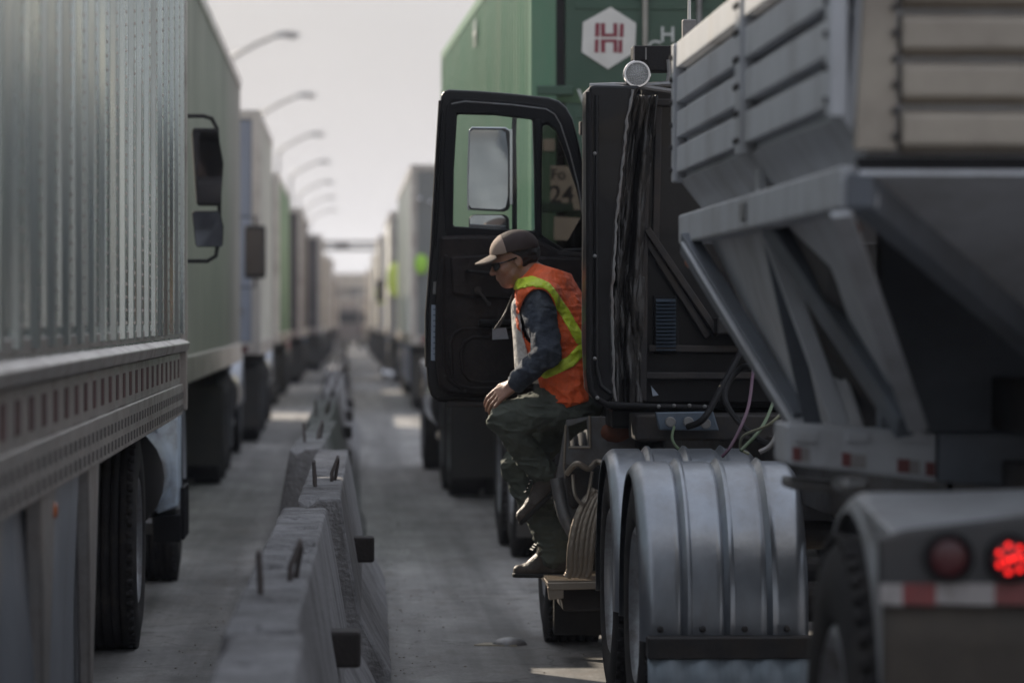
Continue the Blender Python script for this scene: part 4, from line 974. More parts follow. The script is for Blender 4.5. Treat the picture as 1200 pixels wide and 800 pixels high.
# work lamp, control box, antenna
c = P(746.5, 87, 16.2); r_ = 15.5 / 4500 * 16.2
sl = MB().lathe([(0, r_ * 1.06), (-.012, r_ * 1.0), (-.012, r_ * .86), (.0, r_ * .86), (.07, r_ * .5), (.08, .0005), (.085, .0005), (.085, r_ * .6), (.02, r_ * 1.06)], c, 'y', 32).build('work_lamp', M['chrome'], t, smooth=True)
MB().lathe([(-.016, .0005), (-.012, r_ * .5), (-.004, r_ * .87), (.002, r_ * .87), (.002, .0005)], c, 'y', 32).build('lens', M['lamp_glass'], sl, smooth=True)
m = MB()
for k in range(6):
    for j in range(1 + k * 4):
        a = 2 * math.pi * j / (1 + k * 4); rr = r_ * .15 * k; m.ball((c.x + rr * math.cos(a), c.y - .017 + rr * .12, c.z + rr * math.sin(a)), r_ * .06, 1)
m.build('lamp_facets', M['chrome'], sl, smooth=True)
MB().tube([c + Vector((0, .04, -r_)), P(746, 106, 16.25)], .012, 8).build('lamp_stem', M['blackmatte'], sl)
cb = slab_([(742, 53), (800, 53), (800, 83), (762, 83), (757, 71), (742, 70)], 16.3, 16.45, M['blackmatte'], 'control_box', bev=.006)
m = MB(); m.bar(P(743, 54, 16.28), P(743, 71, 16.28), .006, .006); m.bar(P(757, 56, 16.28), P(757, 70, 16.28), .006, .006); m.build('box_guard', M['grey_metal'], cb)
MB().tube([P(807, 130, 16.3), P(807.5, 60, 16.3), P(808, -60, 16.3)], [.010, .008, .006], 8).build('antenna', M['white'], t, smooth=True)
slab_([(800, 22), (816, 22), (816, 46), (800, 46)], 16.28, 16.34, M['grey_metal'], 'antenna_base', bev=.006)
MB().tube([P(750, 101, 16.3), P(790, 98, 16.3), P(840, 96, 16.3)], .013, 8).build('roof_rail', M['grey_metal'], t, smooth=True)
MB().tube([P(782, 100, 16.3), P(784, 85, 16.3), P(783, 70, 16.3)], .009, 8).build('roof_bracket', M['grey_metal'], t, smooth=True)

# driver door, swung open
DY = 17.90
outer = [(517, 112), (520, 107), (526, 105), (560, 106.5), (600, 109.5), (642, 114), (655, 118), (664, 126), (671, 139), (679, 170), (685, 200), (689, 245), (690, 300), (690, 474), (560, 474), (514, 471), (505, 464), (501, 450), (498, 400), (500, 350), (504, 300), (508, 230), (513, 160)]
win = [(536, 134), (580, 135), (624, 140), (626, 200), (627, 270), (580, 268), (531, 265), (532, 200)]
vent = [(636, 147), (643, 146), (652, 153), (663, 183), (676, 222), (685, 262), (687, 290), (660, 291), (635, 275), (635, 210)]
dr = slab_(outer, DY, DY + .055, BK, 'driver_door', bev=.010, holes=[win, vent])
def inset(pl, f, c): return [(c[0] + (x - c[0]) * f, c[1] + (y - c[1]) * f) for x, y in pl]
# stamped inner frame standing proud round both windows
fr_o = [(524, 122), (530, 115), (560, 116), (600, 119), (638, 123), (650, 128), (658, 137), (677, 185), (689, 245), (693, 300), (660, 301), (629, 286), (580, 278), (522, 276), (519, 200)]
slab_(fr_o, DY - .022, DY + .0, M['blackmatte'], 'window_frame', dr, bev=.008, holes=[inset(win, 1.015, (580, 200)), inset(vent, 1.03, (660, 220))])
MB().tube([P(a, b_, DY - .02) for a, b_ in [(529, 122), (545, 119), (600, 123), (640, 128), (650, 134), (657, 146), (668, 180), (677, 215), (683, 250)]], .0045, 6).build('painted_frame_highlight', M['grey_metal'], dr, smooth=True)  # grey tube stands in for the light catching the frame
MB().tube([P(a, b_, DY - .02) for a, b_ in [(519, 130), (514, 220), (510, 290)]], .006, 6).build('weather_seal', M['blackmatte'], dr, smooth=True)
MB().tube([P(a, b_, DY - .0) for a, b_ in [(516, 118), (511, 200), (506, 290), (500, 370), (500, 430)]], .009, 6).build('edge_seal', M['rubber'], dr, smooth=True)
def pane(pl, m_): 
    return MB().hull8([P(a, b_, DY + .025) for a, b_ in pl], [P(a, b_, DY + .03) for a, b_ in pl]).build('window_pane', m_, dr)
pane(inset(win, 1.02, (580, 200)), M['clear']); pane(inset(vent, 1.02, (660, 220)), M['tint'])
# divider bars
MB().bar(P(630, 140, DY - .015), P(631, 276, DY - .015), .03, .03, (1, 0, 0)).build('window_divider', M['blackmatte'], dr, bev=.006)
# trim panel with recesses
trim = [(516, 276), (560, 275), (626, 278), (640, 285), (655, 293), (688, 296), (688, 466), (560, 464), (524, 462), (514, 452), (510, 420), (511, 340)]
tp = slab_(trim, DY - .06, DY - .001, M['doorpad'], 'trim_panel', dr, bev=.018)
slab_([(527, 300), (570, 298), (684, 302), (684, 352), (560, 350), (530, 345)], DY - .075, DY - .05, M['doorpad'], 'upper_pad', tp, bev=.012)
for k, (x0, y0, x1, y1) in enumerate(((528, 385, 684, 455), (540, 395, 684, 448))):
    pl = [(x1, y0), (x0 + 14, y0), (x0 + 4, y0 + 6), (x0, y0 + 18), (x0 + 2, y1 - 12), (x0 + 10, y1 - 3), (x0 + 24, y1), (x1, y1)]
    MB().tube([P(a, b_, DY - .064 + k * .003) for a, b_ in pl], .008, 8).build('pocket_ridge', M['doorpad'], tp, smooth=True)
pl = [(520, 300), (519, 360), (520, 420), (526, 445), (540, 455)]
MB().tube([P(a, b_, DY - .062) for a, b_ in pl], .009, 8).build('panel_ridge', M['doorpad'], tp, smooth=True)
m = MB()
for k in range(12): m.bar(P(534, 364 + k * .1, DY - .06), P(534, 364, DY - .06), .001, .001) if False else None
m.box(PX(560, DY), PX(600, DY), DY - .11, DY - .06, PZ(382, DY), PZ(374, DY)); m.build('arm_rest', M['blackmatte'], tp, bev=.01)
slab_([(508, 330), (514, 330), (513, 345), (507, 345)], DY - .012, DY + .0, M['grey_metal'], 'door_latch', dr, bev=.003)
slab_([(505.5, 357), (516.5, 358), (515.5, 423), (505, 422)], DY - .004, DY, M['label'], 'door_label', dr, bev=.001)
m = MB()
for k in range(9): m.box(PX(507.5, DY), PX(514, DY), DY - .005, DY - .0035, PZ(362 + k * 6.5 + 1.2, DY), PZ(362 + k * 6.5, DY))
m.build('label_lines', M['blue_metal'], dr)
MB().tube([P(512, 466, DY - .02), P(600, 467, DY - .02), P(688, 468, DY - .02)], .008, 6).build('bottom_seal', M['rubber'], dr, smooth=True)
slab_([(524, 470), (560, 471), (640, 471), (640, 477), (524, 477)], DY - .04, DY + .04, M['dark_metal'], 'bottom_edge', dr, bev=.006)
for px, py in ((523, 300), (522, 440), (545, 458), (600, 460), (650, 460), (521, 372)):
    c = P(px, py, DY - .064); MB().lathe([(-.003, .0005), (-.002, .006), (.003, .007), (.003, .0005)], c, 'y', 10).build('trim_screw', M['dark_metal'], tp)
MB().tube([P(548, 318, DY - .08), P(549, 318, DY - .12), P(590, 322, DY - .12), P(591, 322, DY - .08)], .009, 8).build('pull_handle', M['blackmatte'], tp, smooth=True)
cr_ = MB(); cr_.cyl(P(560, 340, DY - .06), P(560, 340, DY - .10), .018); cr_.bar(P(560, 340, DY - .10), P(573, 356, DY - .11), .014, .01); cr_.cyl(P(573, 356, DY - .10), P(573, 356, DY - .14), .010)
cr_.build('window_crank', M['dark_metal'], tp, bev=.002)
for px, py in ((772, 476), (790, 475), (808, 475), (826, 476), (700, 466), (697, 420), (697, 300), (697, 180)):
    c = P(px, py, 16.10); MB().lathe([(-.008, .0005), (-.006, .006), (.004, .009), (.004, .0005)], c, 'y', 8).build('bolt', M['grey_metal'], t)
for py in (150, 300, 430): MB().box(CX0 - .03, CX0 + .03, 17.93, 18.02, PZ(py + 8, 17.95), PZ(py - 8, 17.95)).build('door_hinge', M['dark_metal'], dr, bev=.006)
# things lying in the dash behind the quarter window
# mirror beyond the door
MY = 18.22
def mir_(pl, name):
    c = (sum(p[0] for p in pl) / len(pl), sum(p[1] for p in pl) / len(pl))
    mb = MB(); mb.hull8([P(a, b_, MY) for a, b_ in pl], [P(a, b_, MY + .09) for a, b_ in inset(pl, .86, c)]); ho = mb.build(name, M['blackmatte'], dr, bev=.014, seg=3)
    g = MB(); ip = inset(pl, .93, c); ip = [(a - 3 if a > c[0] else a, b_) for a, b_ in ip]; yaw = .02
    g.hull8([P(a, b_, MY - .014 + (b_ - c[1]) * .00022) for a, b_ in ip], [P(a, b_, MY + .006 + (b_ - c[1]) * .00022) for a, b_ in ip]); g.build('mirror_glass', M['mirror'], ho)
    return ho
mir_([(549, 151), (553, 148.5), (592, 149), (597, 152), (600, 175), (600, 232), (597, 246), (591, 249), (551, 247), (547, 243), (547.5, 200)], 'mirror')
mir_([(549, 255), (554, 251), (592, 251), (597, 255), (598, 300), (548, 300)], 'convex_mirror')
MB().tube([P(a, b_, MY + .05) for a, b_ in [(640, 138), (612, 134), (603, 138), (602, 160), (603, 220), (603, 300), (605, 330)]], .013, 8).build('mirror_arm', M['blackmatte'], dr, smooth=True)
m = MB(); m.box(PX(597, MY), PX(600.5, MY), MY - .012, MY + .05, PZ(240, MY), PZ(152, MY)); m.tube([P(a, b_, MY - .004) for a, b_ in [(550, 247), (548.3, 243), (548.3, 200), (549.8, 153), (553, 149.6), (592, 150), (596.5, 153)]], .004, 6); m.build('mirror_side_trim', M['chrome'], dr, bev=.003)

# step, steer wheel, guards
stp = slab_([(637, 677), (690, 676), (712, 676), (712, 684), (640, 686)], 16.95, 17.62, M['warm_metal'], 'cab_step', bev=.004, yref=17.25)
m = MB()
for k in range(11): m.box(PX(638, 17.25) + .0, 1.32, 16.96 + k * .06, 16.975 + k * .06, PZ(677, 17.25), PZ(674.5, 17.25))
m.build('step_teeth', M['warm_metal'], stp)
slab_([(641, 687), (660, 687), (660, 700), (643, 702)], 16.96, 17.0, M['warm_metal'], 'step_bracket', stp, yref=17.0)
slab_([(655, 687), (712, 686), (712, 716), (660, 716)], 17.05, 17.5, M['dark_metal'], 'step_box', stp, bev=.01, yref=17.05)
for x, s_ in ((1.085, -1), (3.1, 1)): wheel(t, x, 18.5, s_, .51)
MB().cyl((1.2, 18.5, .53), (3.0, 18.5, .53), .07).build('steer_axle', M['dark_metal'], t)
m = MB(); m.box(.955, 1.24, 17.62, 17.66, .12, .62); m.build('steer_flap', M['flap'], t, bev=.01)
# step well plates behind the worker
WL = M['grey_metal']
slab_([(661, 508), (664, 492), (690, 488), (742, 488), (748, 560), (742, 640), (676, 640), (664, 600), (652, 560)], 17.06, 17.10, WL, 'step_well_panel', bev=.004,
      holes=[[(666, 500), (688, 492), (689.5, 522), (668, 523)]])
for a in ([(691, 487), (691.5, 524)], [(666, 524.5), (692, 524.5)], [(663, 498), (661, 545), (663, 560)], [(700, 560), (742, 556)]):
    MB().tube([P(x, y, 17.04) for x, y in a], .006, 6).build('well_edge_highlight', M['warm_metal'], t, smooth=True)  # warm tubes stand in for the lit edges of the step well
slab_([(662, 545), (735, 545), (737, 600), (668, 596)], 16.95, 17.03, M['dark_metal'], 'valve_box', bev=.015)
MB().tube(smooth_path([P(*p) for p in [(664, 555, 16.93), (676, 543, 16.9), (690, 549, 16.9), (700, 541, 16.93), (716, 546, 16.9)]]), .014, 8).build('coolant_pipe', M['warm_metal'], t, smooth=True)
MB().tube(smooth_path([P(*p) for p in [(671, 556, 16.93), (674, 580, 16.9), (684, 590, 16.9), (690, 575, 16.92), (694, 552, 16.92)]]), .008, 8).build('coolant_pipe', M['warm_metal'], t, smooth=True)
MB().ball(P(722, 506, 17.0), .06, 2, (1.2, .5, .8)).build('rusty_bracket', M['rust'], t, smooth=True)
for k, (o1, w_) in enumerate(((0, .018), (7, .014), (14, .016), (21, .013), (28, .015))):
    pl = [(697 + o1 * .5, 574 + o1 * .2, 16.95), (684 + o1 * .7, 590, 16.93), (674 + o1 * .8, 616, 16.92), (669 + o1 * .85, 645, 16.92), (668 + o1 * .8, 668, 16.94), (665 + o1 * .8, 675, 16.95)]
    sp = smooth_path([P(*p) for p in pl], 10)
    rr = [w_ * (1 + .045 * math.sin(i * 1.9 + k * 2) + .10 * mnoise.noise(Vector((i * .4, k, 0)))) for i in range(len(sp))]
    MB().tube(sp, rr, 12).build('ribbed_guard', M['warm_metal'], t, smooth=True)
MB().tube(smooth_path([P(*p) for p in [(652, 560, 17.05), (660, 600, 17.04), (672, 625, 17.04), (680, 640, 17.04)]]), .03, 10).build('well_lip', WL, t, smooth=True)
# chassis and drive wheels
m = MB(); m.box(1.78, 1.87, 13.3, 20.3, .85, 1.08); m.box(2.62, 2.71, 13.3, 20.3, .85, 1.08)
for y in (13.4, 14.8, 16.2, 18.0): m.box(1.87, 2.62, y, y + .12, .88, 1.04)
m.build('chassis_rails', M['dark_metal'], t, bev=.008)
m = MB(); m.box(1.72, 2.78, 14.2, 15.4, 1.08, 1.17); m.build('fifth_wheel', M['dark_metal'], t, bev=.02)
m = MB(); m.cyl((1.5, 16.3, .62), (1.5, 17.0, .62), .28, seg=28); m.build('fuel_tank', M['steel_fender'], t, bev=.02)
XL = 1.055
for y in (14.15, 15.52):
    for x, s_ in ((XL + .14, -1), (XL + .46, 1), (3.02, -1), (3.34, 1)): wheel(t, x, y, s_, .495)
    MB().cyl((1.3, y, .53), (3.2, y, .53), .075).build('drive_axle', M['dark_metal'], t)
ribs = [(XL + .055 + k * .165 + .10, .020, .016) for k in range(3)] 
ribs2 = [(r0 - .024, .016, -.010) for r0, _, _ in ribs]
for x0 in (XL - .01, 2.92):
    rb_ = [(x0 + .175, .014, .014), (x0 + .325, .014, .014), (x0 + .475, .014, .014), (x0 + .150, .011, -.012), (x0 + .300, .011, -.012), (x0 + .450, .011, -.012)]
    arc_fender(x0, x0 + .605, (14.15, .502), .548, R(-8), R(187), ribs=rb_, name='drive_fender')
    arc_fender(x0, x0 + .605, (15.52, .502), .548, R(-8), R(187), ribs=rb_, name='drive_fender')
m = MB()
for k in range(4): c = Vector((XL + .06 + k * .15, 13.572, .475)); m.lathe([(-.012, .0005), (-.009, .009), (0, .012), (.004, .012), (.004, .0005)], c, 'y', 12)
m.build('fender_bolts', M['dark_metal'], t, smooth=True)
MB().box(XL + .01, XL + .62, 13.50, 13.60, .375, .452).build('flap_bar', M['dark_metal'], t, bev=.006)
m = MB(); b = m.b; pr = None
for i in range(30):
    x = XL + .01 + .58 * i / 29; row = [b.verts.new((x, 13.52 + .008 * math.sin(i * 1.1), .05 + .335 * j / 4)) for j in range(5)]
    if pr:
        for j in range(4): b.faces.new([pr[j], row[j], row[j + 1], pr[j + 1]])
    pr = row
fl = m.build('mud_flap', M['flapw'], t, smooth=True); sd = fl.modifiers.new('s', 'SOLIDIFY'); sd.thickness = .008
settle(t, (2.15, 16.5, 0))

# pavement marker
t = thing('road_marker', 'small grey domed marker on the pavement beside the truck step', 'road marker')
c = P(597, 757, 18.3); MB().lathe([(0, .0005), (0, .085), (.012, .08), (.028, .055), (.036, .02), (.037, .0005)], (c.x, c.y, GZ), 'z', 28).build('dome', M['grey_metal'], t, smooth=True)
MB().sheet([(c.x - .17, c.y - .05, GZ + .003), (c.x + .03, c.y - .09, GZ + .003), (c.x + .06, c.y + .05, GZ + .003), (c.x - .12, c.y + .06, GZ + .003)], .006).build('adhesive_pad', mat('adhesive_pad', (.42, .36, .27), .8, 0, .2, 30), t)
settle(t, (c.x, c.y, 0))
# ------------------------------------------------------------------ the worker, grown from signed distance fields
class SDF:
    def __init__(s, lo, hi, h):
        s.lo = np.array(lo, float); s.h = h; s.n = np.ceil((np.array(hi) - s.lo) / h).astype(int) + 1
        s.d = np.full(s.n, .25, np.float32)
        s.ax = [s.lo[i] + h * np.arange(s.n[i]) for i in range(3)]
    def blk(s, lo, hi):
        a = np.clip(np.floor((np.array(lo) - s.lo) / s.h).astype(int), 0, s.n); b = np.clip(np.ceil((np.array(hi) - s.lo) / s.h).astype(int) + 1, 0, s.n)
        sl = tuple(slice(a[i], b[i]) for i in range(3))
        return sl, s.ax[0][sl[0]][:, None, None], s.ax[1][sl[1]][None, :, None], s.ax[2][sl[2]][None, None, :]
    def add(s, f, lo, hi, k=.02, sub=False):
        m = .06 + k; sl, X, Y, Z = s.blk(np.array(lo) - m, np.array(hi) + m)
        v = f(X, Y, Z).astype(np.float32); c = s.d[sl]
        if sub: v = -v; hh = np.clip(.5 - .5 * (c - v) / k, 0, 1); s.d[sl] = c * (1 - hh) + v * hh + k * hh * (1 - hh)
        else: hh = np.clip(.5 + .5 * (c - v) / k, 0, 1); s.d[sl] = c * (1 - hh) + v * hh - k * hh * (1 - hh)
    def cap(s, a, b, ra, rb, k=.02, fl=1., flax=1, sub=False):
        """tapered capsule; fl < 1 flattens it along an axis"""
        a = np.array(a, float); b = np.array(b, float); q = np.ones(3); q[flax] = 1 / fl
        A = a * q; B = b * q; ba = B - A; L2 = ba @ ba + 1e-9
        def f(X, Y, Z):
            x, y, z = X * q[0] - A[0], Y * q[1] - A[1], Z * q[2] - A[2]
            u = np.clip((x * ba[0] + y * ba[1] + z * ba[2]) / L2, 0, 1)
            return (np.sqrt((x - u * ba[0]) ** 2 + (y - u * ba[1]) ** 2 + (z - u * ba[2]) ** 2) - (ra + (rb - ra) * u)) * min(1, fl)
        r = max(ra, rb) ; s.add(f, np.minimum(a, b) - r, np.maximum(a, b) + r, k, sub); return s
    def ell(s, c, r, rot=None, k=.015, sub=False):
        c = np.array(c, float); r = np.array(r, float); Rm = np.array(rot if rot is not None else np.eye(3))
        def f(X, Y, Z):
            x, y, z = X - c[0], Y - c[1], Z - c[2]
            p = [(Rm[0, i] * x + Rm[1, i] * y + Rm[2, i] * z) / r[i] for i in range(3)]
            k0 = np.sqrt(p[0] ** 2 + p[1] ** 2 + p[2] ** 2); k1 = np.sqrt((p[0] / r[0]) ** 2 + (p[1] / r[1]) ** 2 + (p[2] / r[2]) ** 2) + 1e-6
            return k0 * (k0 - 1) / k1
        s.add(f, c - r.max(), c + r.max(), k, sub); return s
    def mesh(s, name, m_, parent, iters=1):
        d = s.d; h = s.h; ins = d < 0
        n = [k - 1 for k in d.shape]
        acc = np.zeros((*n, 3), np.float32); cnt = np.zeros(n, np.int32)
        C = [(i, j, k) for i in (0, 1) for j in (0, 1) for k in (0, 1)]
        def cut(o): return tuple(slice(o[i], o[i] + n[i]) for i in range(3))
        for axis in range(3):
            for o in C:
                if o[axis]: continue
                o2 = list(o); o2[axis] = 1
                a = d[cut(o)]; b = d[cut(o2)]; c = (a < 0) != (b < 0)
                w_ = np.where(c, a / np.where(c, a - b, 1), 0)
                for ax in range(3): acc[..., ax] += np.where(c, (o[ax] + (w_ if ax == axis else 0)), 0)
                cnt += c
        act = cnt > 0; idx = -np.ones(n, np.int64); idx[act] = np.arange(act.sum())
        pos = np.argwhere(act) + acc[act] / cnt[act][:, None]; V = s.lo + pos * h
        Q = []
        for axis in range(3):
            u, v = (axis + 1) % 3, (axis + 2) % 3
            sa = [slice(None)] * 3; sb = [slice(None)] * 3; sa[axis] = slice(0, -1); sb[axis] = slice(1, None)
            A_ = ins[tuple(sa)]; B_ = ins[tuple(sb)]; ch = np.argwhere(A_ != B_)
            ch = ch[(ch[:, u] > 0) & (ch[:, v] > 0) & (ch[:, u] < n[u]) & (ch[:, v] < n[v])]
            if not len(ch): continue
            def g(du, dv): c = ch.copy(); c[:, u] -= du; c[:, v] -= dv; return idx[c[:, 0], c[:, 1], c[:, 2]]
            qd = np.stack([g(1, 1), g(0, 1), g(0, 0), g(1, 0)], 1)
            fl = ~A_[tuple(ch.T)]; qd[fl] = qd[fl][:, ::-1]; Q.append(qd)
        Q = np.concatenate(Q)
        me = bpy.data.meshes.new(name); me.from_pydata(V.tolist(), [], Q.tolist()); me.validate(); me.update()
        bm = bmesh.new(); bm.from_mesh(me)
        for _ in range(iters): bmesh.ops.smooth_vert(bm, verts=bm.verts, factor=.5, use_axis_x=True, use_axis_y=True, use_axis_z=True)
        bm.to_mesh(me); bm.free(); me.shade_smooth(); me.materials.append(m_)
        o = bpy.data.objects.new(name, me); col.objects.link(o)
        if parent: o.parent = parent
        return o
def vnoise(G, scale, seed, stretch=(1, 1, 1)):
    """smooth value noise on the grid of G"""
    rs = np.random.RandomState(seed); T = rs.rand(32, 32, 32).astype(np.float32) * 2 - 1
    q = [G.ax[i] * scale * stretch[i] + 7.3 * i for i in range(3)]; i0 = [np.floor(a).astype(int) for a in q]; f = [(a - b) for a, b in zip(q, i0)]; f = [(a * a * (3 - 2 * a)).astype(np.float32) for a in f]
    r = 0
    for i in (0, 1):
        for j in (0, 1):
            for k in (0, 1):
                w_ = (f[0] if i else 1 - f[0])[:, None, None] * (f[1] if j else 1 - f[1])[None, :, None] * (f[2] if k else 1 - f[2])[None, None, :]
                r = r + w_ * T[np.ix_((i0[0] + i) % 32, (i0[1] + j) % 32, (i0[2] + k) % 32)]
    return r
def J(px, py, dy=0.): v = P(px, py, 17.30 + dy); return np.array(v[:])
skin = mat('skin', (.34, .18, .125), .45, 0, .25, 22, .12, 120); skin.node_tree.nodes['Principled BSDF'].inputs['Subsurface Weight'].default_value = .1
skin.node_tree.nodes['Principled BSDF'].inputs['Subsurface Radius'].default_value = (.01, .004, .002)
MC = dict(navy=mat('jacket_navy', (.052, .062, .086), .85, 0, .25, 14, .9, 22, dirt=(.17, .185, .20), damt=.6, dscale=9),
          olive=mat('trousers_dark_olive', (.100, .112, .092), .85, 0, .2, 12, .9, 16, dirt=(.14, .145, .115), damt=.5, dscale=9),
          orange=mat('vest_orange', (.90, .14, .035), .60, 0, .28, 16, 1.0, 24), yel=mat('stripe_yellow_green', (.72, .88, .06), .38, 0, .25, 26, .9, 30),
          shirt=mat('shirt_white', (.60, .58, .56), .8, 0, .10, 12, .9, 24), boot=mat('boot_leather', (.062, .048, .038), .5, 0, .3, 20, .3, 90, dirt=(.11, .085, .065), damt=.6, dscale=14),
          sole=mat('boot_sole', (.02, .018, .016), .7, 0, .2, 20), hair=mat('hair_black', (.008, .007, .007), .45, 0, .3, 60, .6, 300),
          cap=mat('cap_dark_brown', (.045, .029, .026), .8, 0, .15, 20, .2, 240), capf=mat('cap_front_tan', (.34, .25, .20), .8, 0, .15, 20, .2, 240),
          lens=mat('sunglass_black', (.006, .006, .008), .12, 0, 0, 1), cord=mat('lanyard_cord', (.02, .02, .02), .6, 0), badge=mat('badge_card', (.20, .22, .24), .4, 0, .1, 40))
LO, HI = (.50, 16.85, .38), (1.22, 17.75, 2.05)
# joints (facing left, so the body's left side is nearer the camera)
hipL, hipR = J(668, 474, -.10), J(671, 474, .10)
kneeL, kneeR = J(590, 489, -.15), J(608, 548, .14)
ankL, ankR = J(636, 556, -.02), J(645, 643, .10)
waist, chest, neck0 = J(660, 440), J(645, 375), J(634, 335)
shL, shR = J(630, 353, -.185), J(630, 352, .185)
elL, wrL = J(641, 413, -.26), J(604, 449, -.17)
elR, wrR = J(640, 420, .27), J(610, 440, .20)
headc = J(601, 304)
HR = np.array(Matrix.Rotation(R(-17), 3, 'Y'))        # local head axes: x = back of head, z = up; face is -x; tilted down
if (HR @ np.array([-1, 0, 0]))[2] > 0: HR = np.array(Matrix.Rotation(R(17), 3, 'Y'))
def Hd(x, y, z): return headc + HR @ np.array([x, y, z])
worker_g = SDF(LO, HI, .005)
G = worker_g
# ---- skin body: one continuous figure under the clothes
G.ell(Hd(.022, 0, .025), (.096, .076, .092), HR, .01)
G.ell(Hd(-.035, 0, -.045), (.058, .056, .075), HR, .03)           # face
G.ell(Hd(-.058, 0, -.092), (.026, .026, .020), HR, .02)            # chin
G.cap(Hd(-.02, -.045, -.065), Hd(-.055, -.018, -.092), .022, .016, .02); G.cap(Hd(-.02, .045, -.065), Hd(-.055, .018, -.092), .022, .016, .02)   # jaw
G.ell(Hd(-.082, 0, .012), (.014, .044, .014), HR, .014)            # brow
G.cap(Hd(-.090, 0, .000), Hd(-.108, 0, -.034), .007, .0125, .008)   # nose
G.ell(Hd(-.098, -.010, -.037), (.011, .008, .007), HR, .005); G.ell(Hd(-.098, .010, -.037), (.011, .008, .007), HR, .005)
G.ell(Hd(-.088, 0, -.058), (.011, .021, .006), HR, .006); G.ell(Hd(-.086, 0, -.069), (.011, .019, .0065), HR, .006)   # lips
G.ell(Hd(-.078, -.032, -.008), (.012, .013, .009), HR, .006, sub=True); G.ell(Hd(-.078, .032, -.008), (.012, .013, .009), HR, .006, sub=True)
G.ell(Hd(-.073, -.031, -.008), (.011, .011, .011), HR, .004); G.ell(Hd(-.073, .031, -.008), (.011, .011, .011), HR, .004)
G.ell(Hd(-.05, -.052, -.030), (.024, .014, .020), HR, .02); G.ell(Hd(-.05, .052, -.030), (.024, .014, .020), HR, .02)      # cheeks
for s_ in (-1, 1):
    G.ell(Hd(.018, s_ * .076, -.012), (.020, .008, .031), HR, .006)
    G.ell(Hd(.014, s_ * .084, -.010), (.011, .005, .019), HR, .004, sub=True)
    G.ell(Hd(.012, s_ * .078, -.034), (.009, .006, .009), HR, .005)
G.cap(Hd(.030, 0, -.05), neck0, .056, .066, .03)
G.cap(neck0, chest, .085, .115, .05, 1.25); G.cap(chest, waist, .115, .105, .05, 1.25); G.cap(waist, (hipL + hipR) / 2, .10, .115, .05, 1.2)
for sh, el, wr in ((shL, elL, wrL), (shR, elR, wrR)):
    G.cap(chest * .3 + sh * .7 + np.array([0, 0, .03]), sh, .065, .055, .03); G.cap(sh, el, .052, .040, .02); G.cap(el, wr, .041, .027, .02)
for hp, kn, an in ((hipL, kneeL, ankL), (hipR, kneeR, ankR)):
    G.cap(hp, kn, .078, .052, .03); G.cap(kn, an, .052, .036, .02)
def hand(wr, aim, out_, up, k=1.0, curl=.5):
    """palm from the wrist towards aim; out_ points to the thumb side, up is the back of the hand"""
    aim = aim / np.linalg.norm(aim); out_ = out_ - aim * (out_ @ aim); out_ /= np.linalg.norm(out_); up = np.cross(out_, aim) * (1 if np.cross(out_, aim) @ up > 0 else -1)
    L0 = lambda a, b, c: wr + (aim * a + out_ * b + up * c) * k
    G.cap(wr, L0(.03, 0, 0), .026, .024, .01)
    for o_ in (-.027, -.009, .009, .027): G.cap(L0(.02, o_ * .7, 0), L0(.082, o_, .002), .0155, .0125, .012)
    for o_, ln in ((-.030, .78), (-.010, .96), (.0105, 1.0), (.030, .90)):
        a = L0(.085, o_, .002); ang = 0; p_ = a; dirs = [curl * .55, curl * 1.4, curl * 2.1]
        for q_, (l_, r0, r1) in enumerate(((.040, .0102, .0092), (.026, .0092, .0082), (.020, .0082, .0070))):
            dn = aim * math.cos(dirs[q_]) - up * math.sin(dirs[q_]) + out_ * o_ * 1.8
            nx_ = p_ + dn * l_ * ln * k; G.cap(p_, nx_, r0, r1, .0025); p_ = nx_
    a = L0(.022, .024, -.004); b_ = L0(.052, .052, -.016); c_ = L0(.080, .060, -.028); G.cap(a, b_, .015, .012, .008); G.cap(b_, c_, .0115, .0095, .003)
hand(wrL, J(583, 464, -.17) - wrL, np.array([0., .65, .75]), np.array([-.2, -.8, .6]), 1.15, .5)
hand(wrR, J(585, 462, .17) - wrR, np.array([0., -.8, .3]), np.array([-.3, 0, 1.]), 1.0, .6)
G.cap(ankL, J(655, 561, -.02), .03, .028, .02); G.cap(ankL, J(622, 596, -.03), .03, .026, .02)
G.cap(ankR, J(655, 663, .10), .03, .028, .02); G.cap(ankR, J(618, 665, .10), .03, .022, .02)
worker = G.mesh('person', skin, None, 2)
tag(worker, 'man in an orange safety vest and cap stepping down from the black truck', 'person')
body_d = G.d

# ---- jacket
G = SDF(LO, HI, .006); Gj = G
G.cap(J(638, 338), chest, .092, .128, .05, 1.28); G.cap(chest, waist, .128, .122, .05, 1.25); G.cap(waist, J(664, 462), .122, .13, .05, 1.2)
for sh, el, wr in ((shL, elL, wrL), (shR, elR, wrR)):
    G.cap(chest * .3 + sh * .7 + np.array([0, 0, .025]), sh, .075, .072, .03)
    G.cap(sh, el, .078, .062, .02); G.cap(el, wr + (el - wr) * .06, .065, .044, .02)
torso_d = G.d.copy()
n1 = vnoise(G, 11, 1, (1, 1, 1.6)); n2 = vnoise(G, 26, 2, (1, .7, 1.8)); ridge = 1 - np.abs(n1)
G.d += (-.015 * ridge ** 3 + .007 + .007 * (1 - np.abs(n2)) ** 2 - .003).astype(np.float32)
X, Y, Z = G.ax[0][:, None, None], G.ax[1][None, :, None], G.ax[2][None, None, :]
cut_neck = -((X - neck0[0]) * .15 * -1 + (Z - (neck0[2] + .015)) * 1.0)
G.d = np.maximum(G.d, -cut_neck)
jk = G.mesh('jacket', MC['navy'], worker, 1)

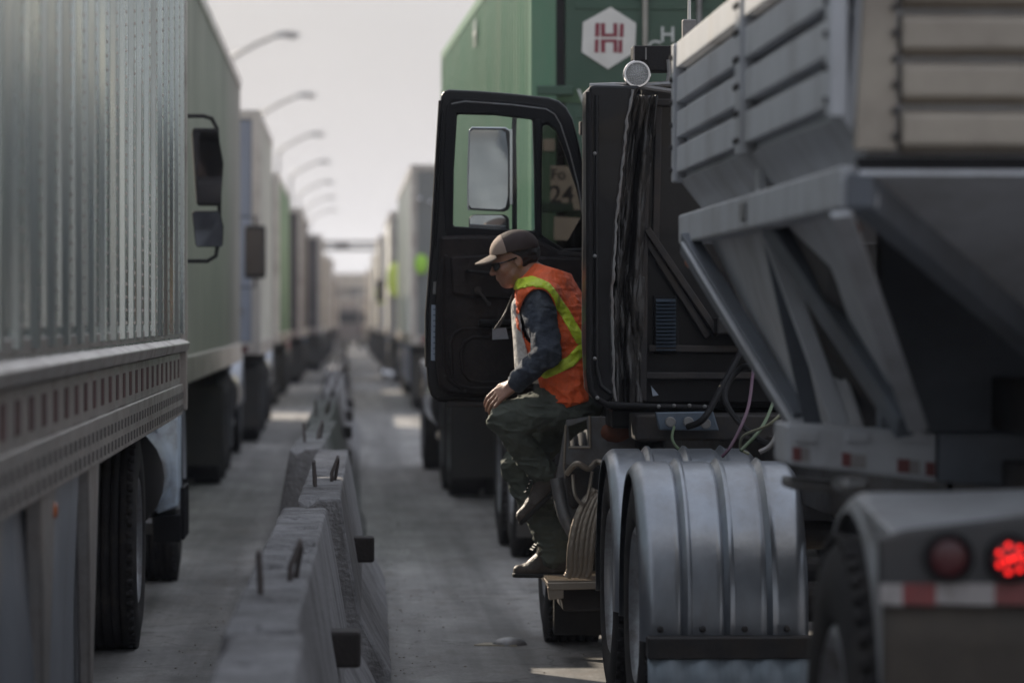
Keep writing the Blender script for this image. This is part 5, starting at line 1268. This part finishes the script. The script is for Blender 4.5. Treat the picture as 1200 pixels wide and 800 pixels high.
# ---- shirt: pale front under the open jacket
def torso_only(off):
    g = SDF(LO, HI, .006)
    g.cap(J(644, 340), J(660, 385), .098, .105, .04, 1.3)
    g.cap(J(637, 337), chest, .092, .128, .05, 1.28); g.cap(chest, waist, .128, .122, .05, 1.25); g.cap(waist, J(664, 462), .122, .13, .05, 1.2)
    for sh in (shL, shR): g.cap(chest * .3 + sh * .7 + np.array([0, 0, .025]), sh, .075, .07, .03)
    g.d -= off; return g
gs = torso_only(.014); gs.d += (.004 * n2).astype(np.float32)
gs.cap(J(612, 360), J(618, 440), .05, .055, .04, 1.6)
cutx = X - np.interp(Z, [PZ(455, 17.3), PZ(430, 17.3), PZ(390, 17.3), PZ(340, 17.3)], [PX(640, 17.3), PX(622, 17.3), PX(611, 17.3), PX(606, 17.3)]) + 0 * Y
hem = PZ(449, 17.3) - Z + 0 * X + 0 * Y
gs.d = np.maximum(np.maximum(gs.d, cutx.astype(np.float32)), hem.astype(np.float32))
gs.mesh('shirt', MC['shirt'], worker, 1)

# ---- vest
gv = torso_only(.024)
gv.cap(J(664, 440), J(662, 474), .145, .15, .06, 1.25)
gv.cap(J(668, 400), J(668, 470), .11, .12, .06, 1.5)
n3 = vnoise(gv, 9, 5, (1, 1, 1)); n4 = vnoise(gv, 22, 6, (.8, .8, 1.7)); wr_ = (1 - np.abs(n4)) ** 3
low = np.clip((PZ(440, 17.3) - Z) / .1, 0, 1)
gv.d += (.009 * n3 - .011 * wr_ * (.5 + low)).astype(np.float32)
full = gv.d.copy()
V = full
# arm holes
def armhole(sh, el, r0):
    d = (el - sh) / np.linalg.norm(el - sh); c = sh + d * .075
    sgn = -1 if sh[1] < 17.3 else 1
    rad = np.sqrt(((X - c[0] + .012) / 1.0) ** 2 + ((Z - c[2]) / 1.55) ** 2) - r0
    return np.maximum(rad, (.075 - sgn * (Y - 17.3)))
for sh, el in ((shL, elL), (shR, elR)): V = np.maximum(V, -armhole(sh, el, .080))
front = (np.interp(Z, [PZ(482, 17.3), PZ(440, 17.3), PZ(418, 17.3), PZ(395, 17.3), PZ(345, 17.3), PZ(330, 17.3)], [PX(637, 17.3), PX(628, 17.3), PX(618, 17.3), PX(606, 17.3), PX(599, 17.3), PX(604, 17.3)]) - X) + 0 * Y
V = np.maximum(V, front)
hemz = (PZ(484, 17.3) + (X - PX(637, 17.3)) * .30) - Z + 0 * Y
V = np.maximum(V, hemz)
V = np.maximum(V, -(full + .016))                        # hollow shell
colr = (Z - (neck0[2] + .095 - (X - neck0[0]) * .3)) + 0 * Y; V = np.maximum(V, colr)
backx = X - PX(687, 17.3) + 0 * Y + 0 * Z; V = np.maximum(V, backx)
gv.d = V.astype(np.float32)
vest = gv.mesh('safety_vest', MC['orange'], worker, 1)
def band(segs, r):
    b = np.full(full.shape, 1., np.float32)
    for (a, c) in segs:
        ax_, az = PX(a[0], 17.1), PZ(a[1], 17.1); bx, bz = PX(c[0], 17.1), PZ(c[1], 17.1)
        dx, dz = bx - ax_, bz - az; u = np.clip(((X - ax_) * dx + (Z - az) * dz) / (dx * dx + dz * dz), 0, 1)
        b = np.minimum(b, (np.sqrt((X - ax_ - u * dx) ** 2 + (Z - az - u * dz) ** 2) - r + 0 * Y).astype(np.float32))
    return b
def stripe(segs, r, m_, nm, off=.006):
    g = SDF(LO, HI, .006); d = np.maximum(full - off, -(full - off + .010))
    for sh, el in ((shL, elL), (shR, elR)): d = np.maximum(d, -armhole(sh, el, .084))
    d = np.maximum(np.maximum(d, band(segs, r)), np.maximum(hemz, backx)); d = np.maximum(d, front + .0); g.d = d.astype(np.float32)
    return g.mesh(nm, m_, vest, 1)
stripe([((606, 333), (624, 329)), ((624, 329), (640, 336)), ((640, 336), (662, 366)), ((662, 366), (680, 398))], .024, MC['yel'], 'reflective_stripe')
stripe([((686, 405), (668, 424)), ((668, 424), (640, 437))], .026, MC['yel'], 'reflective_stripe')

# ---- trousers
G = SDF(LO, HI, .006)
pel = (hipL + hipR) / 2
G.ell(pel + np.array([.0, 0, .02]), (.15, .19, .13), None, .03)
G.cap(pel + np.array([0, 0, .0]), J(664, 455), .12, .11, .04, 1.3)
G.cap(hipL, kneeL + np.array([.015, 0, 0]), .108, .078, .03); G.cap(hipR, kneeR, .105, .078, .03)
G.cap(kneeL + np.array([.008, 0, -.005]), J(633, 552, -.03), .077, .060, .012); G.cap(J(633, 548, -.03), J(636, 552, -.02), .066, .066, .01)
G.cap(kneeR, J(646, 630, .1), .078, .070, .012); G.cap(J(646, 630, .1), J(648, 650, .1), .070, .073, .01)
n1 = vnoise(G, 10, 11, (1, 1, 1.4)); n2 = vnoise(G, 20, 12, (.6, 1, 1.9)); n3 = vnoise(G, 40, 13, (1, 1, 2))
G.d += (-.011 * (1 - np.abs(n1)) ** 3 - .011 * (1 - np.abs(n2)) ** 4 + .009 + .0025 * n3).astype(np.float32)
G.d = np.maximum(G.d, (Z - PZ(446, 17.3)) + 0 * X + 0 * Y).astype(np.float32)
trs = G.mesh('trousers', MC['olive'], worker, 1)

# ---- boots
def boot(an, heel, ball, toe, dn, nm, shaft):
    g = SDF(LO, HI, .004); dn = np.array(dn, float); dn /= np.linalg.norm(dn)
    g.cap(shaft, an, .052, .048, .015, 1., 1); g.cap(an, heel - dn * .035, .046, .040, .02); g.cap(heel - dn * .038, ball - dn * .028, .038, .036, .02); g.cap(an, ball - dn * .03, .042, .032, .03)
    g.cap(ball - dn * .028, toe - dn * .028, .040, .030, .015)
    nn = vnoise(g, 30, 21); g.d += (.003 * nn).astype(np.float32)
    pln = -((X2(g, 0) - heel[0]) * dn[0] + (X2(g, 1) - heel[1]) * dn[1] + (X2(g, 2) - heel[2]) * dn[2]) 
    b = g.d.copy(); g.d = np.maximum(b, -(pln) + .018).astype(np.float32); bo_ = g.mesh(nm, MC['boot'], worker, 1)
    s2 = SDF(LO, HI, .004); s2.cap(heel - dn * .012, ball - dn * .012, .042, .045, .01); s2.cap(ball - dn * .012, toe - dn * .012, .046, .034, .01)
    s2.d = np.maximum(s2.d, np.maximum(-(pln) + .0, pln - .021)).astype(np.float32); s2.mesh('sole', MC['sole'], bo_, 1)
    # laces
    for k in range(5):
        f = k / 4; c = shaft * (1 - f) + (an * .45 + ball * .55 - dn * .05) * f; fw = (toe - heel); fw = fw / np.linalg.norm(fw)
        c = c + fw * (.050 - .018 * f) - dn * (.02 * f)
        MB().tube([c + np.array([.0, -.028, -.004]), c + fw * .010, c + np.array([0, .028, .004])], .0045, 6).build('lace', MC['cord'], bo_, smooth=True)
def X2(g, i): a = g.ax[i]; return a.reshape([-1 if j == i else 1 for j in range(3)])
boot(ankR, J(668, 676, .10), J(623, 676, .10), J(609, 676, .10), (0, 0, -1), 'boot', J(646, 632, .10))
hl, tl = J(665, 563, -.02), J(617, 610, -.04); v = (tl - hl); v /= np.linalg.norm(v); dnL = np.array([v[2], 0, -v[0]]) if np.array([v[2], 0, -v[0]])[2] < 0 else np.array([-v[2], 0, v[0]])
if dnL[0] < 0: dnL = -dnL
boot(J(640, 565, -.02), hl, hl * .3 + tl * .7, tl, dnL, 'boot', J(634, 548, -.03))

# ---- hair, cap, glasses, lanyard
h1 = Vector(headc) - Vector((.2, .2, .2)); h2 = Vector(headc) + Vector((.2, .2, .2))
def HG(h_=.004): return SDF(tuple(h1), tuple(h2), h_)
def hx(g):
    X_, Y_, Z_ = (X2(g, i) for i in range(3)); dx, dy, dz = X_ - headc[0], Y_ - headc[1], Z_ - headc[2]
    return [HR[0, i] * dx + HR[1, i] * dy + HR[2, i] * dz for i in range(3)]
g = HG(); g.ell(Hd(.026, 0, .020), (.104, .083, .098), HR, .01); x, y, z = hx(g)
g.d += (.003 * vnoise(g, 60, 31)).astype(np.float32)
fr = np.maximum(-.012 - x + np.maximum(0, z - .005) * 1.2, 0); g.d = np.maximum(g.d, (-(x) + .030 - np.clip(z - .0, 0, .05) * 1.0)); g.d = np.maximum(g.d, (-.062 - z) + 0 * x).astype(np.float32)
g.mesh('hair', MC['hair'], worker, 1)
g = HG(.003); g.ell(Hd(.020, 0, .040), (.113, .089, .089), HR, .01); x, y, z = hx(g)
base = g.d.copy(); g.d = np.maximum(base, np.maximum(.032 - .10 * x - z, -(base + .009))); x_, g.d = x, g.d.astype(np.float32)
shell = g.d.copy(); g.d = np.maximum(shell, -x - .022 + 0 * z).astype(np.float32)
cp = g.mesh('cap', MC['cap'], worker, 1)
g = HG(.003); g.ell(Hd(.020, 0, .040), (.1145, .0895, .0905), HR, .01); x, y, z = hx(g); base = g.d.copy()
g.d = np.maximum(np.maximum(base, np.maximum(.032 - .10 * x - z, -(base + .010))), x + .020).astype(np.float32); g.mesh('front_panel', MC['capf'], cp, 1)
g = HG(.003); g.ell(Hd(-.088, 0, .036), (.085, .080, .013), np.array(Matrix.Rotation(0, 3, 'Y')) @ HR, .01); x, y, z = hx(g)
bend = z - .046 - (x + .088) * .22 + y * y * 4.5
g.d = np.maximum(np.abs(bend) - .0045, np.sqrt(((x + .085) / .085) ** 2 + (y / .076) ** 2) * .08 - .08); g.d = np.maximum(g.d, x + .07).astype(np.float32)
g.mesh('peak', mat('cap_peak_khaki', (.19, .145, .115), .8, 0, .2, 20, .2, 240), cp, 1)
gl = MB()
for s_ in (-1, 1):
    pts = [Hd(-.100, s_ * .004, .006), Hd(-.098, s_ * .030, .008), Hd(-.086, s_ * .052, .008), Hd(-.070, s_ * .064, .004)]
    lo_ = [Hd(-.096, s_ * .012, -.022), Hd(-.094, s_ * .030, -.028), Hd(-.084, s_ * .050, -.026), Hd(-.070, s_ * .062, -.014)]
    for a, b_, c, d in zip(pts, pts[1:], lo_, lo_[1:]): gl.hull8([a, b_, d, c], [a + HR @ np.array([.004, 0, 0]), b_ + HR @ np.array([.004, 0, 0]), d + HR @ np.array([.004, 0, 0]), c + HR @ np.array([.004, 0, 0])])
    gl.tube([Hd(-.070, s_ * .066, .000), Hd(-.03, s_ * .078, -.001), Hd(.016, s_ * .086, .002)], .0035, 6)
gl.build('sunglasses', MC['lens'], worker)
ly = MB()
n_a = J(605, 343, -.05); b1 = J(584, 386, -.06)
for a, sg in ((J(603, 340, -.06), -.0), (J(601, 346, .05), .02)):
    ly.tube(smooth_path([Vector(a), Vector(J(594, 362, -.02)), Vector(J(584 - sg * 100, 384, -.05))]), .0035, 6)
ly.tube([Vector(J(594, 364, -.06)), Vector(J(579, 386, -.06))], .003, 6)
lo_ = ly.build('lanyard', MC['cord'], worker, smooth=True)
MB().hull8([J(577, 385, -.06), J(593, 384, -.05), J(596, 397, -.05), J(577, 398, -.06)], [J(577, 385, -.056), J(593, 384, -.046), J(596, 397, -.046), J(577, 398, -.056)]).build('badge', MC['badge'], lo_, bev=.001)
# origin at the feet
settle(worker, (float(ankR[0]), 17.35, .41))
# ------------------------------------------------------------------ haze
HZ = bpy.data.materials.new('haze_air'); HZ.use_nodes = True; t_ = HZ.node_tree; t_.nodes.clear()
o_ = t_.nodes.new('ShaderNodeOutputMaterial'); v_ = t_.nodes.new('ShaderNodeVolumePrincipled')
v_.inputs['Color'].default_value = (.78, .82, .92, 1); v_.inputs['Density'].default_value = .0008; v_.inputs['Anisotropy'].default_value = .35
t_.links.new(v_.outputs[0], o_.inputs['Volume'])
hz = MB().box(-1000, 1000, -70, 1600, -1.3, 30).build('haze', HZ); tag(hz, kind='stuff')
